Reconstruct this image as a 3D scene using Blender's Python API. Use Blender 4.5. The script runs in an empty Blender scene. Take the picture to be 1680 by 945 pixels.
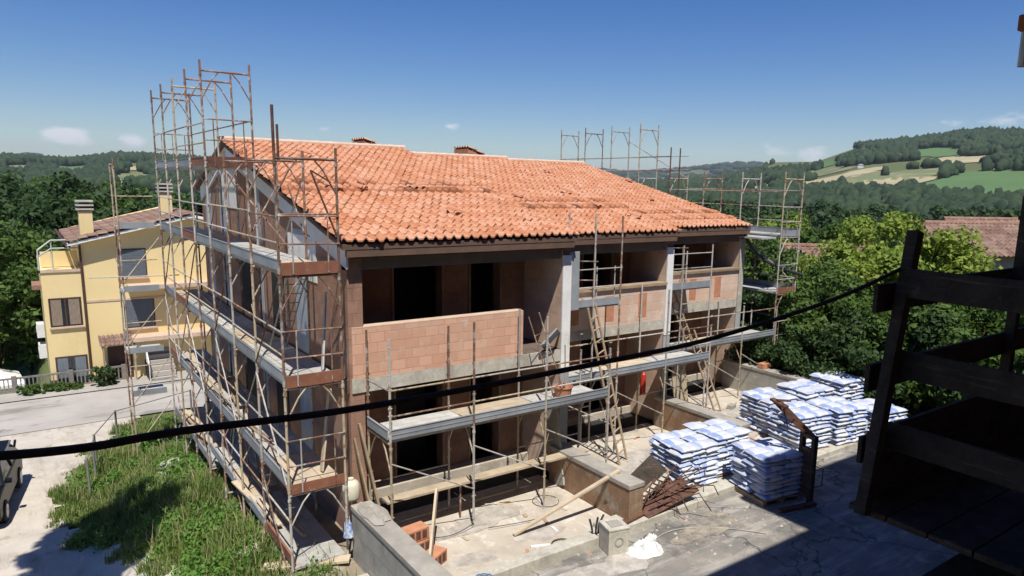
import bpy, math, random
import numpy as np
from mathutils import Vector, Matrix, noise as mnoise
random.seed(7); np.random.seed(7)
R = math.radians
sc = bpy.context.scene
col = sc.collection

# ------------------------------------------------------------------ camera
CX, CY, F = 884.9, 514.0, 1163.7
yaw, pitch, roll = .9423, .1792, -.0199
f_ = Vector((math.cos(pitch)*math.cos(yaw), math.cos(pitch)*math.sin(yaw), -math.sin(pitch)))
r_ = Vector((math.sin(yaw), -math.cos(yaw), 0)); d_ = f_.cross(r_)
r2 = r_*math.cos(roll)+d_*math.sin(roll); d2 = -r_*math.sin(roll)+d_*math.cos(roll)
CAM = Vector((0, 0, 7.03))
cd = bpy.data.cameras.new('camera'); cam = bpy.data.objects.new('camera', cd); col.objects.link(cam)
m3 = Matrix((r2, -d2, -f_)).transposed()
cam.matrix_world = Matrix.Translation(CAM) @ m3.to_4x4()
cd.sensor_width = 36; cd.lens = 36*F/1680; cd.clip_end = 20000; cd.clip_start = .05
cd.shift_x = -(CX-840)/1680; cd.shift_y = (CY-472.5)/1680
sc.camera = cam

def ray(x, y):
    """world direction seen at photo pixel x,y (used to read positions of far things)"""
    return (r2*((x-CX)/F) + d2*((y-CY)/F) + f_)
def pol(px, py, d):
    """world point at horizontal distance d in the direction of pixel"""
    v = ray(px, py); h = math.hypot(v.x, v.y); return CAM + v*(d/h)
def onZ(px, py, z):
    v = ray(px, py); return CAM + v*((z-CAM.z)/v.z)

# ------------------------------------------------------------------ world, sun, exposure
SUN = Vector((.197, .427, -.883)).normalized()      # direction the light travels
elev = math.asin(-SUN.z); az = math.atan2(-SUN.x, -SUN.y)   # compass angle of the sun from +Y
w = bpy.data.worlds.new('World'); sc.world = w; w.use_nodes = True
nt = w.node_tree; nt.nodes.clear()
out = nt.nodes.new('ShaderNodeOutputWorld'); bg = nt.nodes.new('ShaderNodeBackground')
sky = nt.nodes.new('ShaderNodeTexSky'); sky.sky_type = 'NISHITA'; sky.sun_disc = False
sky.sun_elevation = elev; sky.sun_rotation = az
sky.altitude = 200; sky.air_density = 1.0; sky.dust_density = .25; sky.ozone_density = 3.5
bg.inputs['Strength'].default_value = .075
tc = nt.nodes.new('ShaderNodeTexCoord')
# small fair-weather clouds low over the horizon, fixed in the sky
nz = nt.nodes.new('ShaderNodeTexNoise'); nz.inputs['Scale'].default_value = 26; nz.inputs['Detail'].default_value = 7; nz.inputs['Roughness'].default_value = .6
mp = nt.nodes.new('ShaderNodeMapping'); mp.inputs['Scale'].default_value = (1, 1, 2.2)
nt.links.new(tc.outputs['Generated'], mp.inputs['Vector']); nt.links.new(mp.outputs['Vector'], nz.inputs['Vector'])
acc = None
for (px, py, rad, amt) in ((112, 222, .034, 1.0), (135, 232, .028, .55), (218, 231, .026, .62), (740, 208, .024, .6), (690, 226, .02, .3), (530, 212, .014, .35), (595, 200, .012, .25),
                      (1272, 246, .035, .5), (1340, 252, .04, .45), (1150, 256, .04, .22), (1656, 196, .04, .5), (1090, 246, .012, .25), (1560, 212, .05, .2), (1120, 283, .03, .3), (900, 240, .05, .15)):
    v = ray(px, py).normalized()
    sb = nt.nodes.new('ShaderNodeVectorMath'); sb.operation = 'SUBTRACT'; sb.inputs[1].default_value = v
    nt.links.new(tc.outputs['Generated'], sb.inputs[0])
    ml = nt.nodes.new('ShaderNodeVectorMath'); ml.operation = 'MULTIPLY'; ml.inputs[1].default_value = (1, 1, 2.1)
    nt.links.new(sb.outputs[0], ml.inputs[0])
    ln = nt.nodes.new('ShaderNodeVectorMath'); ln.operation = 'LENGTH'; nt.links.new(ml.outputs[0], ln.inputs[0])
    mr = nt.nodes.new('ShaderNodeMapRange'); mr.inputs['From Min'].default_value = 0; mr.inputs['From Max'].default_value = rad
    mr.inputs['To Min'].default_value = amt; mr.inputs['To Max'].default_value = 0
    nt.links.new(ln.outputs['Value'], mr.inputs['Value'])
    if acc is None: acc = mr.outputs[0]
    else:
        ad = nt.nodes.new('ShaderNodeMath'); ad.operation = 'MAXIMUM'; nt.links.new(acc, ad.inputs[0]); nt.links.new(mr.outputs[0], ad.inputs[1]); acc = ad.outputs[0]
a1 = nt.nodes.new('ShaderNodeMath'); a1.operation = 'ADD'; nt.links.new(nz.outputs['Fac'], a1.inputs[0]); nt.links.new(acc, a1.inputs[1])
cr = nt.nodes.new('ShaderNodeMapRange'); cr.inputs['From Min'].default_value = .74; cr.inputs['From Max'].default_value = 1.02; cr.inputs['To Max'].default_value = .85
nt.links.new(a1.outputs[0], cr.inputs['Value'])
mx = nt.nodes.new('ShaderNodeMixRGB'); mx.inputs['Color2'].default_value = (9.5, 9.6, 10.2, 1)
nt.links.new(cr.outputs[0], mx.inputs['Fac']); hsv = nt.nodes.new('ShaderNodeHueSaturation'); hsv.inputs['Saturation'].default_value = 1.42; hsv.inputs['Hue'].default_value = .516; hsv.inputs['Value'].default_value = 1.02
nt.links.new(sky.outputs[0], hsv.inputs['Color']); nt.links.new(hsv.outputs[0], mx.inputs['Color1'])
nt.links.new(mx.outputs[0], bg.inputs['Color']); nt.links.new(bg.outputs[0], out.inputs['Surface'])
sd = bpy.data.lights.new('sun', 'SUN'); sd.energy = 4.6; sd.angle = R(.53); sd.color = (1, .955, .88)
so = bpy.data.objects.new('sun', sd); col.objects.link(so); so.rotation_euler = SUN.to_track_quat('-Z', 'Y').to_euler(); so.location = (0, -20, 40)
sc.view_settings.view_transform = 'Standard'; sc.view_settings.look = 'None'; sc.view_settings.gamma = 1
sc.view_settings.use_curve_mapping = False; sc.view_settings.exposure = 0.34
sc.render.engine = 'CYCLES'
sc.cycles.max_bounces = 6; sc.cycles.diffuse_bounces = 3; sc.cycles.volume_bounces = 0; sc.cycles.transparent_max_bounces = 6

# ------------------------------------------------------------------ materials
def mat(name, c1, c2=None, scale=3.0, rough=.8, bump=0.0, bscale=20.0, c3=None, s3=1.0, lo3=.5, hi3=.7, metal=0.0, trans=0.0, lo=.35, hi=.65, spec=.3, stretch=None, rand=0.0):
    m = bpy.data.materials.new(name); m.use_nodes = True; t = m.node_tree; N = t.nodes; L = t.links
    b = N['Principled BSDF']; b.inputs['Roughness'].default_value = rough; b.inputs['Metallic'].default_value = metal
    b.inputs['Specular IOR Level'].default_value = spec
    tcn = N.new('ShaderNodeTexCoord'); vec = tcn.outputs['Object']
    if stretch:
        mpn = N.new('ShaderNodeMapping'); mpn.inputs['Scale'].default_value = stretch; L.new(vec, mpn.inputs['Vector']); vec = mpn.outputs[0]
    cur = None
    if c2 is None: c2 = tuple(x*.8 for x in c1)
    n1 = N.new('ShaderNodeTexNoise'); n1.inputs['Scale'].default_value = scale; n1.inputs['Detail'].default_value = 6; n1.inputs['Roughness'].default_value = .62
    L.new(vec, n1.inputs['Vector'])
    r1 = N.new('ShaderNodeMapRange'); r1.inputs['From Min'].default_value = lo; r1.inputs['From Max'].default_value = hi; L.new(n1.outputs['Fac'], r1.inputs['Value'])
    x = N.new('ShaderNodeMixRGB'); x.inputs['Color1'].default_value = (*c1, 1); x.inputs['Color2'].default_value = (*c2, 1); L.new(r1.outputs[0], x.inputs['Fac']); cur = x.outputs[0]
    if c3:
        n3 = N.new('ShaderNodeTexNoise'); n3.inputs['Scale'].default_value = s3; n3.inputs['Detail'].default_value = 8; n3.inputs['Roughness'].default_value = .7; L.new(vec, n3.inputs['Vector'])
        r3 = N.new('ShaderNodeMapRange'); r3.inputs['From Min'].default_value = lo3; r3.inputs['From Max'].default_value = hi3; L.new(n3.outputs['Fac'], r3.inputs['Value'])
        x3 = N.new('ShaderNodeMixRGB'); L.new(cur, x3.inputs['Color1']); x3.inputs['Color2'].default_value = (*c3, 1); L.new(r3.outputs[0], x3.inputs['Fac']); cur = x3.outputs[0]
    if rand:
        oi = N.new('ShaderNodeObjectInfo'); hs = N.new('ShaderNodeHueSaturation'); rr = N.new('ShaderNodeMapRange')
        rr.inputs['To Min'].default_value = 1-rand; rr.inputs['To Max'].default_value = 1+rand; L.new(oi.outputs['Random'], rr.inputs['Value']); L.new(rr.outputs[0], hs.inputs['Value']); L.new(cur, hs.inputs['Color']); cur = hs.outputs[0]
    L.new(cur, b.inputs['Base Color'])
    if bump:
        nb = N.new('ShaderNodeTexNoise'); nb.inputs['Scale'].default_value = bscale; nb.inputs['Detail'].default_value = 5; L.new(vec, nb.inputs['Vector'])
        bp = N.new('ShaderNodeBump'); bp.inputs['Strength'].default_value = bump; bp.inputs['Distance'].default_value = .02; L.new(nb.outputs['Fac'], bp.inputs['Height']); L.new(bp.outputs[0], b.inputs['Normal'])
    if trans:
        tr = N.new('ShaderNodeBsdfTranslucent'); L.new(cur, tr.inputs['Color']); ms = N.new('ShaderNodeMixShader'); ms.inputs[0].default_value = trans
        L.new(b.outputs[0], ms.inputs[1]); L.new(tr.outputs[0], ms.inputs[2]); L.new(ms.outputs[0], N['Material Output'].inputs['Surface'])
    m['_c'] = 1
    return m

def brickmat(name, c1, c2, mortar, bw, bh, ms=.012, dirt=(.2, .15, .1), dirtamt=.5, off=.5, horizontal=False):
    m = bpy.data.materials.new(name); m.use_nodes = True; t = m.node_tree; N = t.nodes; L = t.links
    b = N['Principled BSDF']; b.inputs['Roughness'].default_value = .9; b.inputs['Specular IOR Level'].default_value = .15
    g = N.new('ShaderNodeNewGeometry'); sp = N.new('ShaderNodeSeparateXYZ'); L.new(g.outputs['Position'], sp.inputs[0])
    ad = N.new('ShaderNodeMath'); L.new(sp.outputs[0], ad.inputs[0]); L.new(sp.outputs[1], ad.inputs[1])
    cb = N.new('ShaderNodeCombineXYZ'); L.new(ad.outputs[0], cb.inputs[0]); L.new(sp.outputs[2], cb.inputs[1])
    br = N.new('ShaderNodeTexBrick'); L.new(cb.outputs[0], br.inputs['Vector']); br.inputs['Scale'].default_value = 1
    br.inputs['Brick Width'].default_value = bw; br.inputs['Row Height'].default_value = bh; br.inputs['Mortar Size'].default_value = ms
    br.inputs['Color1'].default_value = (*c1, 1); br.inputs['Color2'].default_value = (*c2, 1); br.inputs['Mortar'].default_value = (*mortar, 1); br.offset = off; br.inputs['Bias'].default_value = 0
    br.inputs['Mortar Smooth'].default_value = .2
    n = N.new('ShaderNodeTexNoise'); n.inputs['Scale'].default_value = 1.3; n.inputs['Detail'].default_value = 8; n.inputs['Roughness'].default_value = .7; L.new(g.outputs['Position'], n.inputs['Vector'])
    mr = N.new('ShaderNodeMapRange'); mr.inputs['From Min'].default_value = .45; mr.inputs['From Max'].default_value = .75; mr.inputs['To Max'].default_value = dirtamt; L.new(n.outputs['Fac'], mr.inputs['Value'])
    x = N.new('ShaderNodeMixRGB'); L.new(mr.outputs[0], x.inputs['Fac']); L.new(br.outputs['Color'], x.inputs['Color1']); x.inputs['Color2'].default_value = (*dirt, 1)
    L.new(x.outputs[0], b.inputs['Base Color'])
    bp = N.new('ShaderNodeBump'); bp.inputs['Strength'].default_value = .6; bp.inputs['Distance'].default_value = .01; bp.invert = True
    L.new(br.outputs['Fac'], bp.inputs['Height']); L.new(bp.outputs[0], b.inputs['Normal'])
    return m

M = {}
M['concrete'] = mat('concrete', (.40, .37, .32), (.29, .27, .235), 1.6, .9, .4, 30, c3=(.50, .47, .42), s3=4, lo3=.55, hi3=.75)
M['yard'] = mat('yard_concrete', (.56, .50, .415), (.44, .385, .31), .9, .92, .35, 14, c3=(.68, .64, .57), s3=2.2, lo3=.56, hi3=.70)
M['asphalt'] = mat('old_asphalt', (.185, .176, .165), (.285, .262, .225), .9, .93, .8, 45, c3=(.43, .385, .31), s3=1.7, lo3=.52, hi3=.70, lo=.3, hi=.7)
M['dust'] = mat('dust_patch', (.50, .46, .40), (.34, .31, .27), 3, .95, .3, 40)
M['cream_conc'] = mat('slab_edge_concrete', (.52, .49, .41), (.42, .395, .33), 5, .9, .4, 40, c3=(.62, .59, .52), s3=6)
M['white'] = mat('white_render', (.84, .83, .80), (.74, .73, .70), 3, .8, .2, 25, c3=(.50, .47, .43), s3=5, lo3=.66, hi3=.8)
M['grey_render'] = mat('grey_plaster', (.34, .36, .37), (.26, .28, .29), 2, .85)
M['column'] = mat('pale_concrete_column', (.42, .46, .50), (.34, .37, .41), 2, .85)
M['brick'] = brickmat('hollow_brick_wall', (.39, .225, .16), (.32, .185, .13), (.30, .20, .15), .25, .25, .010, dirt=(.14, .09, .07), dirtamt=.6)
M['parapet'] = brickmat('parapet_block', (.70, .415, .29), (.60, .335, .225), (.52, .33, .24), .30, .205, .008, dirt=(.68, .52, .40), dirtamt=.4)
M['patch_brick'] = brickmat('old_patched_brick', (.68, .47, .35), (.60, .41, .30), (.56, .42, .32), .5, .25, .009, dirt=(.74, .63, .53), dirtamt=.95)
M['lowbrick'] = mat('earth_stained_concrete', (.32, .20, .12), (.22, .135, .085), 2.2, .92, .5, 25, c3=(.36, .31, .24), s3=1.6, lo3=.5, hi3=.66)
M['block'] = brickmat('concrete_block_wall', (.44, .42, .38), (.38, .36, .325), (.25, .24, .21), .6, .38, .008, dirt=(.24, .22, .19), dirtamt=.6)
M['wood'] = mat('weathered_wood', (.40, .30, .20), (.28, .21, .14), 3, .85, .3, 30, stretch=(1, 1, 1), rand=.2)
M['palewood'] = mat('pale_board', (.56, .46, .33), (.42, .34, .24), 3, .85, .3, 30, rand=.15)
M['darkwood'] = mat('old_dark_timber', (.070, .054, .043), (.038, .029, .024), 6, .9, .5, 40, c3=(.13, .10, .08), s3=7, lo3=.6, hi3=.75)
M['fascia'] = mat('roof_timber', (.17, .10, .07), (.115, .075, .055), 2, .8, .2, 20)
M['steel'] = mat('galvanised_steel', (.50, .475, .43), (.38, .35, .31), 6, .65, c3=(.20, .105, .065), s3=5.5, lo3=.55, hi3=.62, metal=.1, rand=.22)
M['rust'] = mat('rusty_steel', (.25, .135, .085), (.15, .085, .06), 9, .8, c3=(.42, .39, .34), s3=4.5, lo3=.50, hi3=.60, metal=.05, rand=.25)
M['oldpaint'] = mat('worn_yellow_steel', (.50, .43, .30), (.38, .30, .20), 6, .7, c3=(.20, .11, .07), s3=5, lo3=.53, hi3=.60, metal=.05, rand=.2)
M['deck'] = mat('scaffold_deck_steel', (.50, .49, .45), (.38, .37, .34), 3, .7, .1, 30, c3=(.62, .59, .53), s3=5, lo3=.5, hi3=.7, metal=.1, rand=.12)
M['toe'] = mat('toe_board_steel', (.34, .37, .39), (.26, .28, .30), 2, .6, c3=(.30, .20, .14), s3=3, lo3=.62, hi3=.75, metal=.15, rand=.15)
M['toerust'] = mat('rusty_toe_board', (.30, .13, .08), (.22, .09, .055), 4, .8, c3=(.50, .38, .28), s3=6, lo3=.6, hi3=.72)
M['rustiron'] = mat('rusted_iron', (.17, .080, .052), (.085, .048, .038), 8, .85, .3, 50)
M['blackplastic'] = mat('black_rubber', (.030, .028, .028), (.055, .050, .046), 18, .7)
M['blackpipe'] = mat('corrugated_black_pipe', (.03, .035, .038), (.05, .055, .06), 4, .5)
M['tar'] = mat('bitumen_sheet', (.020, .020, .022), (.032, .032, .034), 3, .8, .3, 30)  # near-black, paints shade on ground slabs and openings; also the dark stair panel
M['terracotta'] = mat('terracotta', (.55, .26, .15), (.45, .20, .115), 5, .85, .2, 40)
M['redplastic'] = mat('red_paint', (.50, .05, .03), (.4, .04, .03), 3, .4)
M['blueplastic'] = mat('blue_hose', (.03, .13, .35), (.04, .16, .4), 3, .4)
M['whiteplastic'] = mat('white_plastic', (.72, .72, .70), (.6, .6, .58), 3, .5, .3, 12)
M['cream'] = mat('cream_plastic', (.66, .62, .50), (.58, .54, .42), 3, .5)
M['yellowwall'] = mat('yellow_render', (.80, .64, .33), (.76, .60, .30), .7, .9, .1, 20, c3=(.60, .47, .26), s3=.6, lo3=.6, hi3=.8)
M['brownframe'] = mat('brown_window_frame', (.10, .05, .035), (.07, .04, .03), 4, .6)
M['curtain'] = mat('curtain', (.34, .27, .20), (.16, .12, .09), 14, .9, stretch=(6, 6, .3))
M['greycurtain'] = mat('grey_glass_curtain', (.20, .23, .25), (.14, .16, .18), 5, .35, stretch=(4, 4, .3))
M['shutter'] = mat('grey_shutter', (.15, .17, .19), (.12, .14, .16), 5, .6)
M['oldtile'] = mat('old_roof_tile', (.30, .17, .12), (.22, .125, .09), 3, .9, .5, 12, c3=(.36, .26, .19), s3=5, lo3=.5, hi3=.7)
M['greenmetal'] = mat('pale_green_rail', (.50, .55, .50), (.4, .45, .4), 3, .5)
M['fence'] = mat('concrete_fence', (.26, .24, .22), (.18, .165, .15), 4, .9)
M['road'] = mat('road_surface', (.44, .41, .37), (.36, .335, .30), .5, .93, .3, 30, c3=(.20, .19, .18), s3=.33, lo3=.58, hi3=.66)
M['drive'] = mat('white_gravel_track', (.58, .52, .44), (.48, .43, .36), 1.1, .95, .6, 25, c3=(.28, .25, .21), s3=.9, lo3=.58, hi3=.72)
M['carpaint'] = mat('dark_car_paint', (.006, .007, .010), (.008, .009, .012), 2, .35, spec=.15)
M['glass'] = mat('dark_glass', (.02, .025, .03), (.03, .035, .04), 2, .08, spec=.8)
M['tyre'] = mat('tyre', (.015, .015, .015), (.02, .02, .02), 2, .8)
M['chrome'] = mat('alloy', (.4, .4, .4), (.35, .35, .35), 2, .3, metal=.8)
M['canvas'] = mat('white_canvas', (.80, .80, .80), (.74, .74, .74), 2, .8)
M['awning'] = mat('rust_awning', (.22, .13, .10), (.18, .11, .09), 2, .85)
M['trunk'] = mat('bark', (.10, .075, .055), (.07, .055, .04), 8, .95, .5, 20)
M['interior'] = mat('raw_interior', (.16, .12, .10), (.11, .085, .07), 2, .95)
M['rock'] = mat('pale_rock', (.50, .47, .41), (.36, .33, .28), 3, .95, .6, 12)
M['farwall'] = mat('far_wall', (.62, .50, .36), (.55, .44, .32), .5, .9)
M['farwhite'] = mat('far_white', (.75, .75, .75), (.68, .68, .68), .5, .9)

def layer(m, col_, scale, lo_, hi_, amt, stretch=(1, 1, 1), rot=0, kind='noise'):
    """one more wear layer (streaks, stains, cracks) over a material's base colour"""
    t = m.node_tree; N = t.nodes; L = t.links; b = N['Principled BSDF']; src = b.inputs['Base Color'].links[0].from_socket
    g = N.new('ShaderNodeNewGeometry'); mp_ = N.new('ShaderNodeMapping'); mp_.inputs['Scale'].default_value = stretch; mp_.inputs['Rotation'].default_value = (0, 0, rot); L.new(g.outputs['Position'], mp_.inputs['Vector'])
    if kind == 'noise':
        n = N.new('ShaderNodeTexNoise'); n.inputs['Scale'].default_value = scale; n.inputs['Detail'].default_value = 9; n.inputs['Roughness'].default_value = .72; L.new(mp_.outputs[0], n.inputs['Vector']); o_ = n.outputs['Fac']
    else:
        dn = N.new('ShaderNodeTexNoise'); dn.inputs['Scale'].default_value = 2.5; dn.inputs['Detail'].default_value = 5; L.new(g.outputs['Position'], dn.inputs['Vector']); ad_ = N.new('ShaderNodeMixRGB'); ad_.blend_type = 'ADD'; ad_.inputs['Fac'].default_value = .5; L.new(mp_.outputs[0], ad_.inputs['Color1']); L.new(dn.outputs['Color'], ad_.inputs['Color2'])
        n = N.new('ShaderNodeTexVoronoi'); n.feature = 'DISTANCE_TO_EDGE'; n.inputs['Scale'].default_value = scale; L.new(ad_.outputs[0], n.inputs['Vector']); o_ = n.outputs['Distance']
    r = N.new('ShaderNodeMapRange'); r.inputs['From Min'].default_value = lo_; r.inputs['From Max'].default_value = hi_; r.inputs['To Max'].default_value = amt; L.new(o_, r.inputs['Value'])
    x = N.new('ShaderNodeMixRGB'); L.new(r.outputs[0], x.inputs['Fac']); L.new(src, x.inputs['Color1']); x.inputs['Color2'].default_value = (*col_, 1); L.new(x.outputs[0], b.inputs['Base Color'])
layer(M['asphalt'], (.45, .42, .37), 1.0, .50, .66, .8, (.5, 3.0, 1), .3); layer(M['asphalt'], (.06, .058, .055), .45, .012, .0, .9, kind='crack'); layer(M['asphalt'], (.11, .105, .10), .7, .53, .62, .7); layer(M['asphalt'], (.5, .47, .42), 9, .62, .70, .6)
layer(M['yard'], (.27, .235, .19), .8, .52, .66, .65); layer(M['yard'], (.70, .67, .61), 1.4, .56, .66, .7, (2.4, .6, 1), .5); layer(M['yard'], (.16, .13, .10), 6, .64, .72, .6)
layer(M['drive'], (.33, .29, .22), .5, .50, .62, .7, (2.5, .5, 1), -.1); layer(M['drive'], (.20, .22, .09), 1.2, .58, .66, .7); layer(M['drive'], (.66, .62, .55), 12, .6, .68, .6)
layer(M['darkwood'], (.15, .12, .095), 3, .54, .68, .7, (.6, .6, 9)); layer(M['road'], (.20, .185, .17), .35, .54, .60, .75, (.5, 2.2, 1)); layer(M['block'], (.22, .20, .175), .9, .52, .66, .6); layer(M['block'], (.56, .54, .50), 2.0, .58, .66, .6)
layer(M['brick'], (.42, .31, .235), .9, .54, .70, .6); layer(M['brick'], (.10, .07, .06), 1.6, .58, .72, .6, (1, 1, .4)); layer(M['parapet'], (.48, .28, .19), 1.6, .55, .66, .55); layer(M['parapet'], (.66, .58, .48), 5, .58, .66, .6)
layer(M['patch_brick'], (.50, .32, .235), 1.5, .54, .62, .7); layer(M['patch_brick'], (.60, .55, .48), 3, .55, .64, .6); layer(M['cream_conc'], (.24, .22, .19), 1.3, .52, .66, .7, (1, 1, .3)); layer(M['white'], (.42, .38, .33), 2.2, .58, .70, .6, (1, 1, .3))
layer(M['yellowwall'], (.52, .38, .19), .5, .55, .72, .5, (1, 1, .3)); 

def leafmat(name, a, b, c, sc_=.5):
    m = mat(name, a, b, sc_, .6, c3=c, s3=2.3, lo3=.5, hi3=.68, trans=.38, lo=.38, hi=.62, spec=.25)
    return m
M['leaf_dark'] = leafmat('leaf_dark', (.042, .080, .026), (.062, .11, .032), (.085, .14, .042), .4)
M['leaf_mid'] = leafmat('leaf_mid', (.070, .130, .028), (.105, .175, .038), (.13, .205, .05), .5)
M['leaf_yel'] = leafmat('leaf_yellow_green', (.18, .26, .04), (.26, .34, .055), (.34, .41, .08), .6)
M['leaf_grey'] = leafmat('leaf_grey', (.10, .13, .085), (.07, .10, .06), (.13, .15, .10), .5)
M['leaf_far'] = mat('leaf_far', (.018, .036, .018), (.032, .056, .024), .03, .9, c3=(.048, .075, .03), s3=.09, lo3=.52, hi3=.66, lo=.4, hi=.6, bump=1.0, bscale=.8)
M['grassblade'] = leafmat('grass_blade', (.13, .21, .045), (.19, .27, .06), (.28, .27, .11), .7)
M['weed'] = leafmat('weed_leaf', (.11, .24, .04), (.15, .29, .05), (.19, .30, .07), 1.5)
M['hedge_flower'] = leafmat('shrub_leaf', (.05, .10, .035), (.07, .13, .04), (.16, .17, .08), 2)

# ------------------------------------------------------------------ object helpers
def tag(o, label=None, cat=None, group=None, kind=None):
    if label: o['label'] = label
    if cat: o['category'] = cat
    if group: o['group'] = group
    if kind: o['kind'] = kind
    return o
def empty(name, loc=(0, 0, 0), rz=0.0, label=None, cat=None, group=None):
    o = bpy.data.objects.new(name, None); col.objects.link(o); o.location = loc; o.rotation_euler = (0, 0, rz); o.empty_display_size = .3
    return tag(o, label, cat, group)
def inst(name, me, parent=None, loc=(0, 0, 0), rot=(0, 0, 0)):
    o = bpy.data.objects.new(name, me); col.objects.link(o); o.parent = parent; o.location = loc; o.rotation_euler = rot
    return o
class MB:
    def __init__(s): s.v = []; s.f = []; s.m = []; s.k = 0
    def add(s, vs, fs, k=None):
        o = len(s.v); s.v += [tuple(v) for v in vs]; s.f += [tuple(i+o for i in f) for f in fs]; s.m += [s.k if k is None else k]*len(fs); return s
    def box(s, x0, x1, y0, y1, z0, z1, k=None):
        return s.add([(x0,y0,z0),(x1,y0,z0),(x1,y1,z0),(x0,y1,z0),(x0,y0,z1),(x1,y0,z1),(x1,y1,z1),(x0,y1,z1)],
              [(0,3,2,1),(4,5,6,7),(0,1,5,4),(1,2,6,5),(2,3,7,6),(3,0,4,7)], k)
    def prism(s, pts, axis, a, b, k=None):
        """polygon pts (2-D) extruded along axis from a to b. axis 0: pts=(y,z), 1: (x,z), 2: (x,y)"""
        def mk(p, t): return {0: (t, p[0], p[1]), 1: (p[0], t, p[1]), 2: (p[0], p[1], t)}[axis]
        n = len(pts); vs = [mk(p, a) for p in pts]+[mk(p, b) for p in pts]
        fs = [tuple(range(n))[::-1], tuple(range(n, 2*n))]+[(i, (i+1) % n, n+(i+1) % n, n+i) for i in range(n)]
        return s.add(vs, fs, k)
    def tube(s, p, q, r=.024, n=8, r2=None, k=None, cap=True):
        p = Vector(p); q = Vector(q); d = (q-p)
        if d.length < 1e-6: return s
        d.normalize(); u = d.orthogonal().normalized(); w_ = d.cross(u); r2 = r if r2 is None else r2
        vs = [p+(u*math.cos(2*math.pi*i/n)+w_*math.sin(2*math.pi*i/n))*r for i in range(n)]+[q+(u*math.cos(2*math.pi*i/n)+w_*math.sin(2*math.pi*i/n))*r2 for i in range(n)]
        fs = [(i, (i+1) % n, n+(i+1) % n, n+i) for i in range(n)]
        if cap: fs += [tuple(range(n))[::-1], tuple(range(n, 2*n))]
        return s.add(vs, fs, k)
    def path(s, pts, r, n=8, k=None, rfun=None):
        pts = [Vector(p) for p in pts]; vs = []; N_ = len(pts); u = None
        for i, p in enumerate(pts):
            d = (pts[min(i+1, N_-1)]-pts[max(i-1, 0)]).normalized()
            if u is None: u = d.orthogonal().normalized()
            u = (u-d*u.dot(d)).normalized(); w_ = d.cross(u); rr = rfun(i/(N_-1)) if rfun else r
            vs += [p+(u*math.cos(2*math.pi*j/n)+w_*math.sin(2*math.pi*j/n))*rr for j in range(n)]
        fs = [(i*n+j, i*n+(j+1) % n, (i+1)*n+(j+1) % n, (i+1)*n+j) for i in range(N_-1) for j in range(n)]
        fs += [tuple(range(n))[::-1], tuple(range((N_-1)*n, N_*n))]
        return s.add(vs, fs, k)
    def beam(s, p, q, wd, th, up=(0, 0, 1), k=None):
        """rectangular board from p to q; wd across, th along up"""
        p = Vector(p); q = Vector(q); d = (q-p).normalized(); up = Vector(up); sx = d.cross(up).normalized(); uy = sx.cross(d).normalized()
        vs = []
        for c in (p, q):
            for a, b in ((-1, -1), (1, -1), (1, 1), (-1, 1)): vs.append(c+sx*(a*wd/2)+uy*(b*th/2))
        return s.add(vs, [(0, 1, 2, 3), (7, 6, 5, 4), (0, 4, 5, 1), (1, 5, 6, 2), (2, 6, 7, 3), (3, 7, 4, 0)], k)
    def mesh(s, name, mats):
        me = bpy.data.meshes.new(name); me.from_pydata(s.v, [], s.f)
        if not isinstance(mats, (list, tuple)): mats = [mats]
        for m in mats: me.materials.append(m)
        if len(mats) > 1: me.polygons.foreach_set('material_index', s.m)
        import bmesh as _b
        bm = _b.new(); bm.from_mesh(me); _b.ops.recalc_face_normals(bm, faces=bm.faces); bm.to_mesh(me); bm.free()
        me.update(); return me
    def build(s, name, mats, parent=None, loc=(0, 0, 0), rot=(0, 0, 0), bevel=0, smooth=False):
        me = s.mesh(name, mats); o = inst(name, me, parent, loc, rot)
        if smooth: me.polygons.foreach_set('use_smooth', [True]*len(me.polygons))
        if bevel:
            b = o.modifiers.new('bevel', 'BEVEL'); b.width = bevel; b.segments = 2; b.limit_method = 'ANGLE'
        return o
def npmesh(name, v, quads, mats, smooth=False, attr=None, midx=None):
    me = bpy.data.meshes.new(name); v = np.asarray(v, dtype=np.float32); q = np.asarray(quads, dtype=np.int32); k = q.shape[1]
    me.vertices.add(len(v)); me.vertices.foreach_set('co', v.ravel())
    me.loops.add(q.size); me.loops.foreach_set('vertex_index', q.ravel())
    me.polygons.add(len(q)); me.polygons.foreach_set('loop_start', np.arange(0, q.size, k, dtype=np.int32))
    me.update(calc_edges=True)
    for m in (mats if isinstance(mats, (list, tuple)) else [mats]): me.materials.append(m)
    if smooth: me.polygons.foreach_set('use_smooth', np.ones(len(q), dtype=bool))
    if midx is not None: me.polygons.foreach_set('material_index', np.asarray(midx, dtype=np.int32))
    if attr is not None:
        a = me.attributes.new('tint', 'FLOAT', 'FACE'); a.data.foreach_set('value', np.asarray(attr, dtype=np.float32))
    me.validate(); return me

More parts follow.
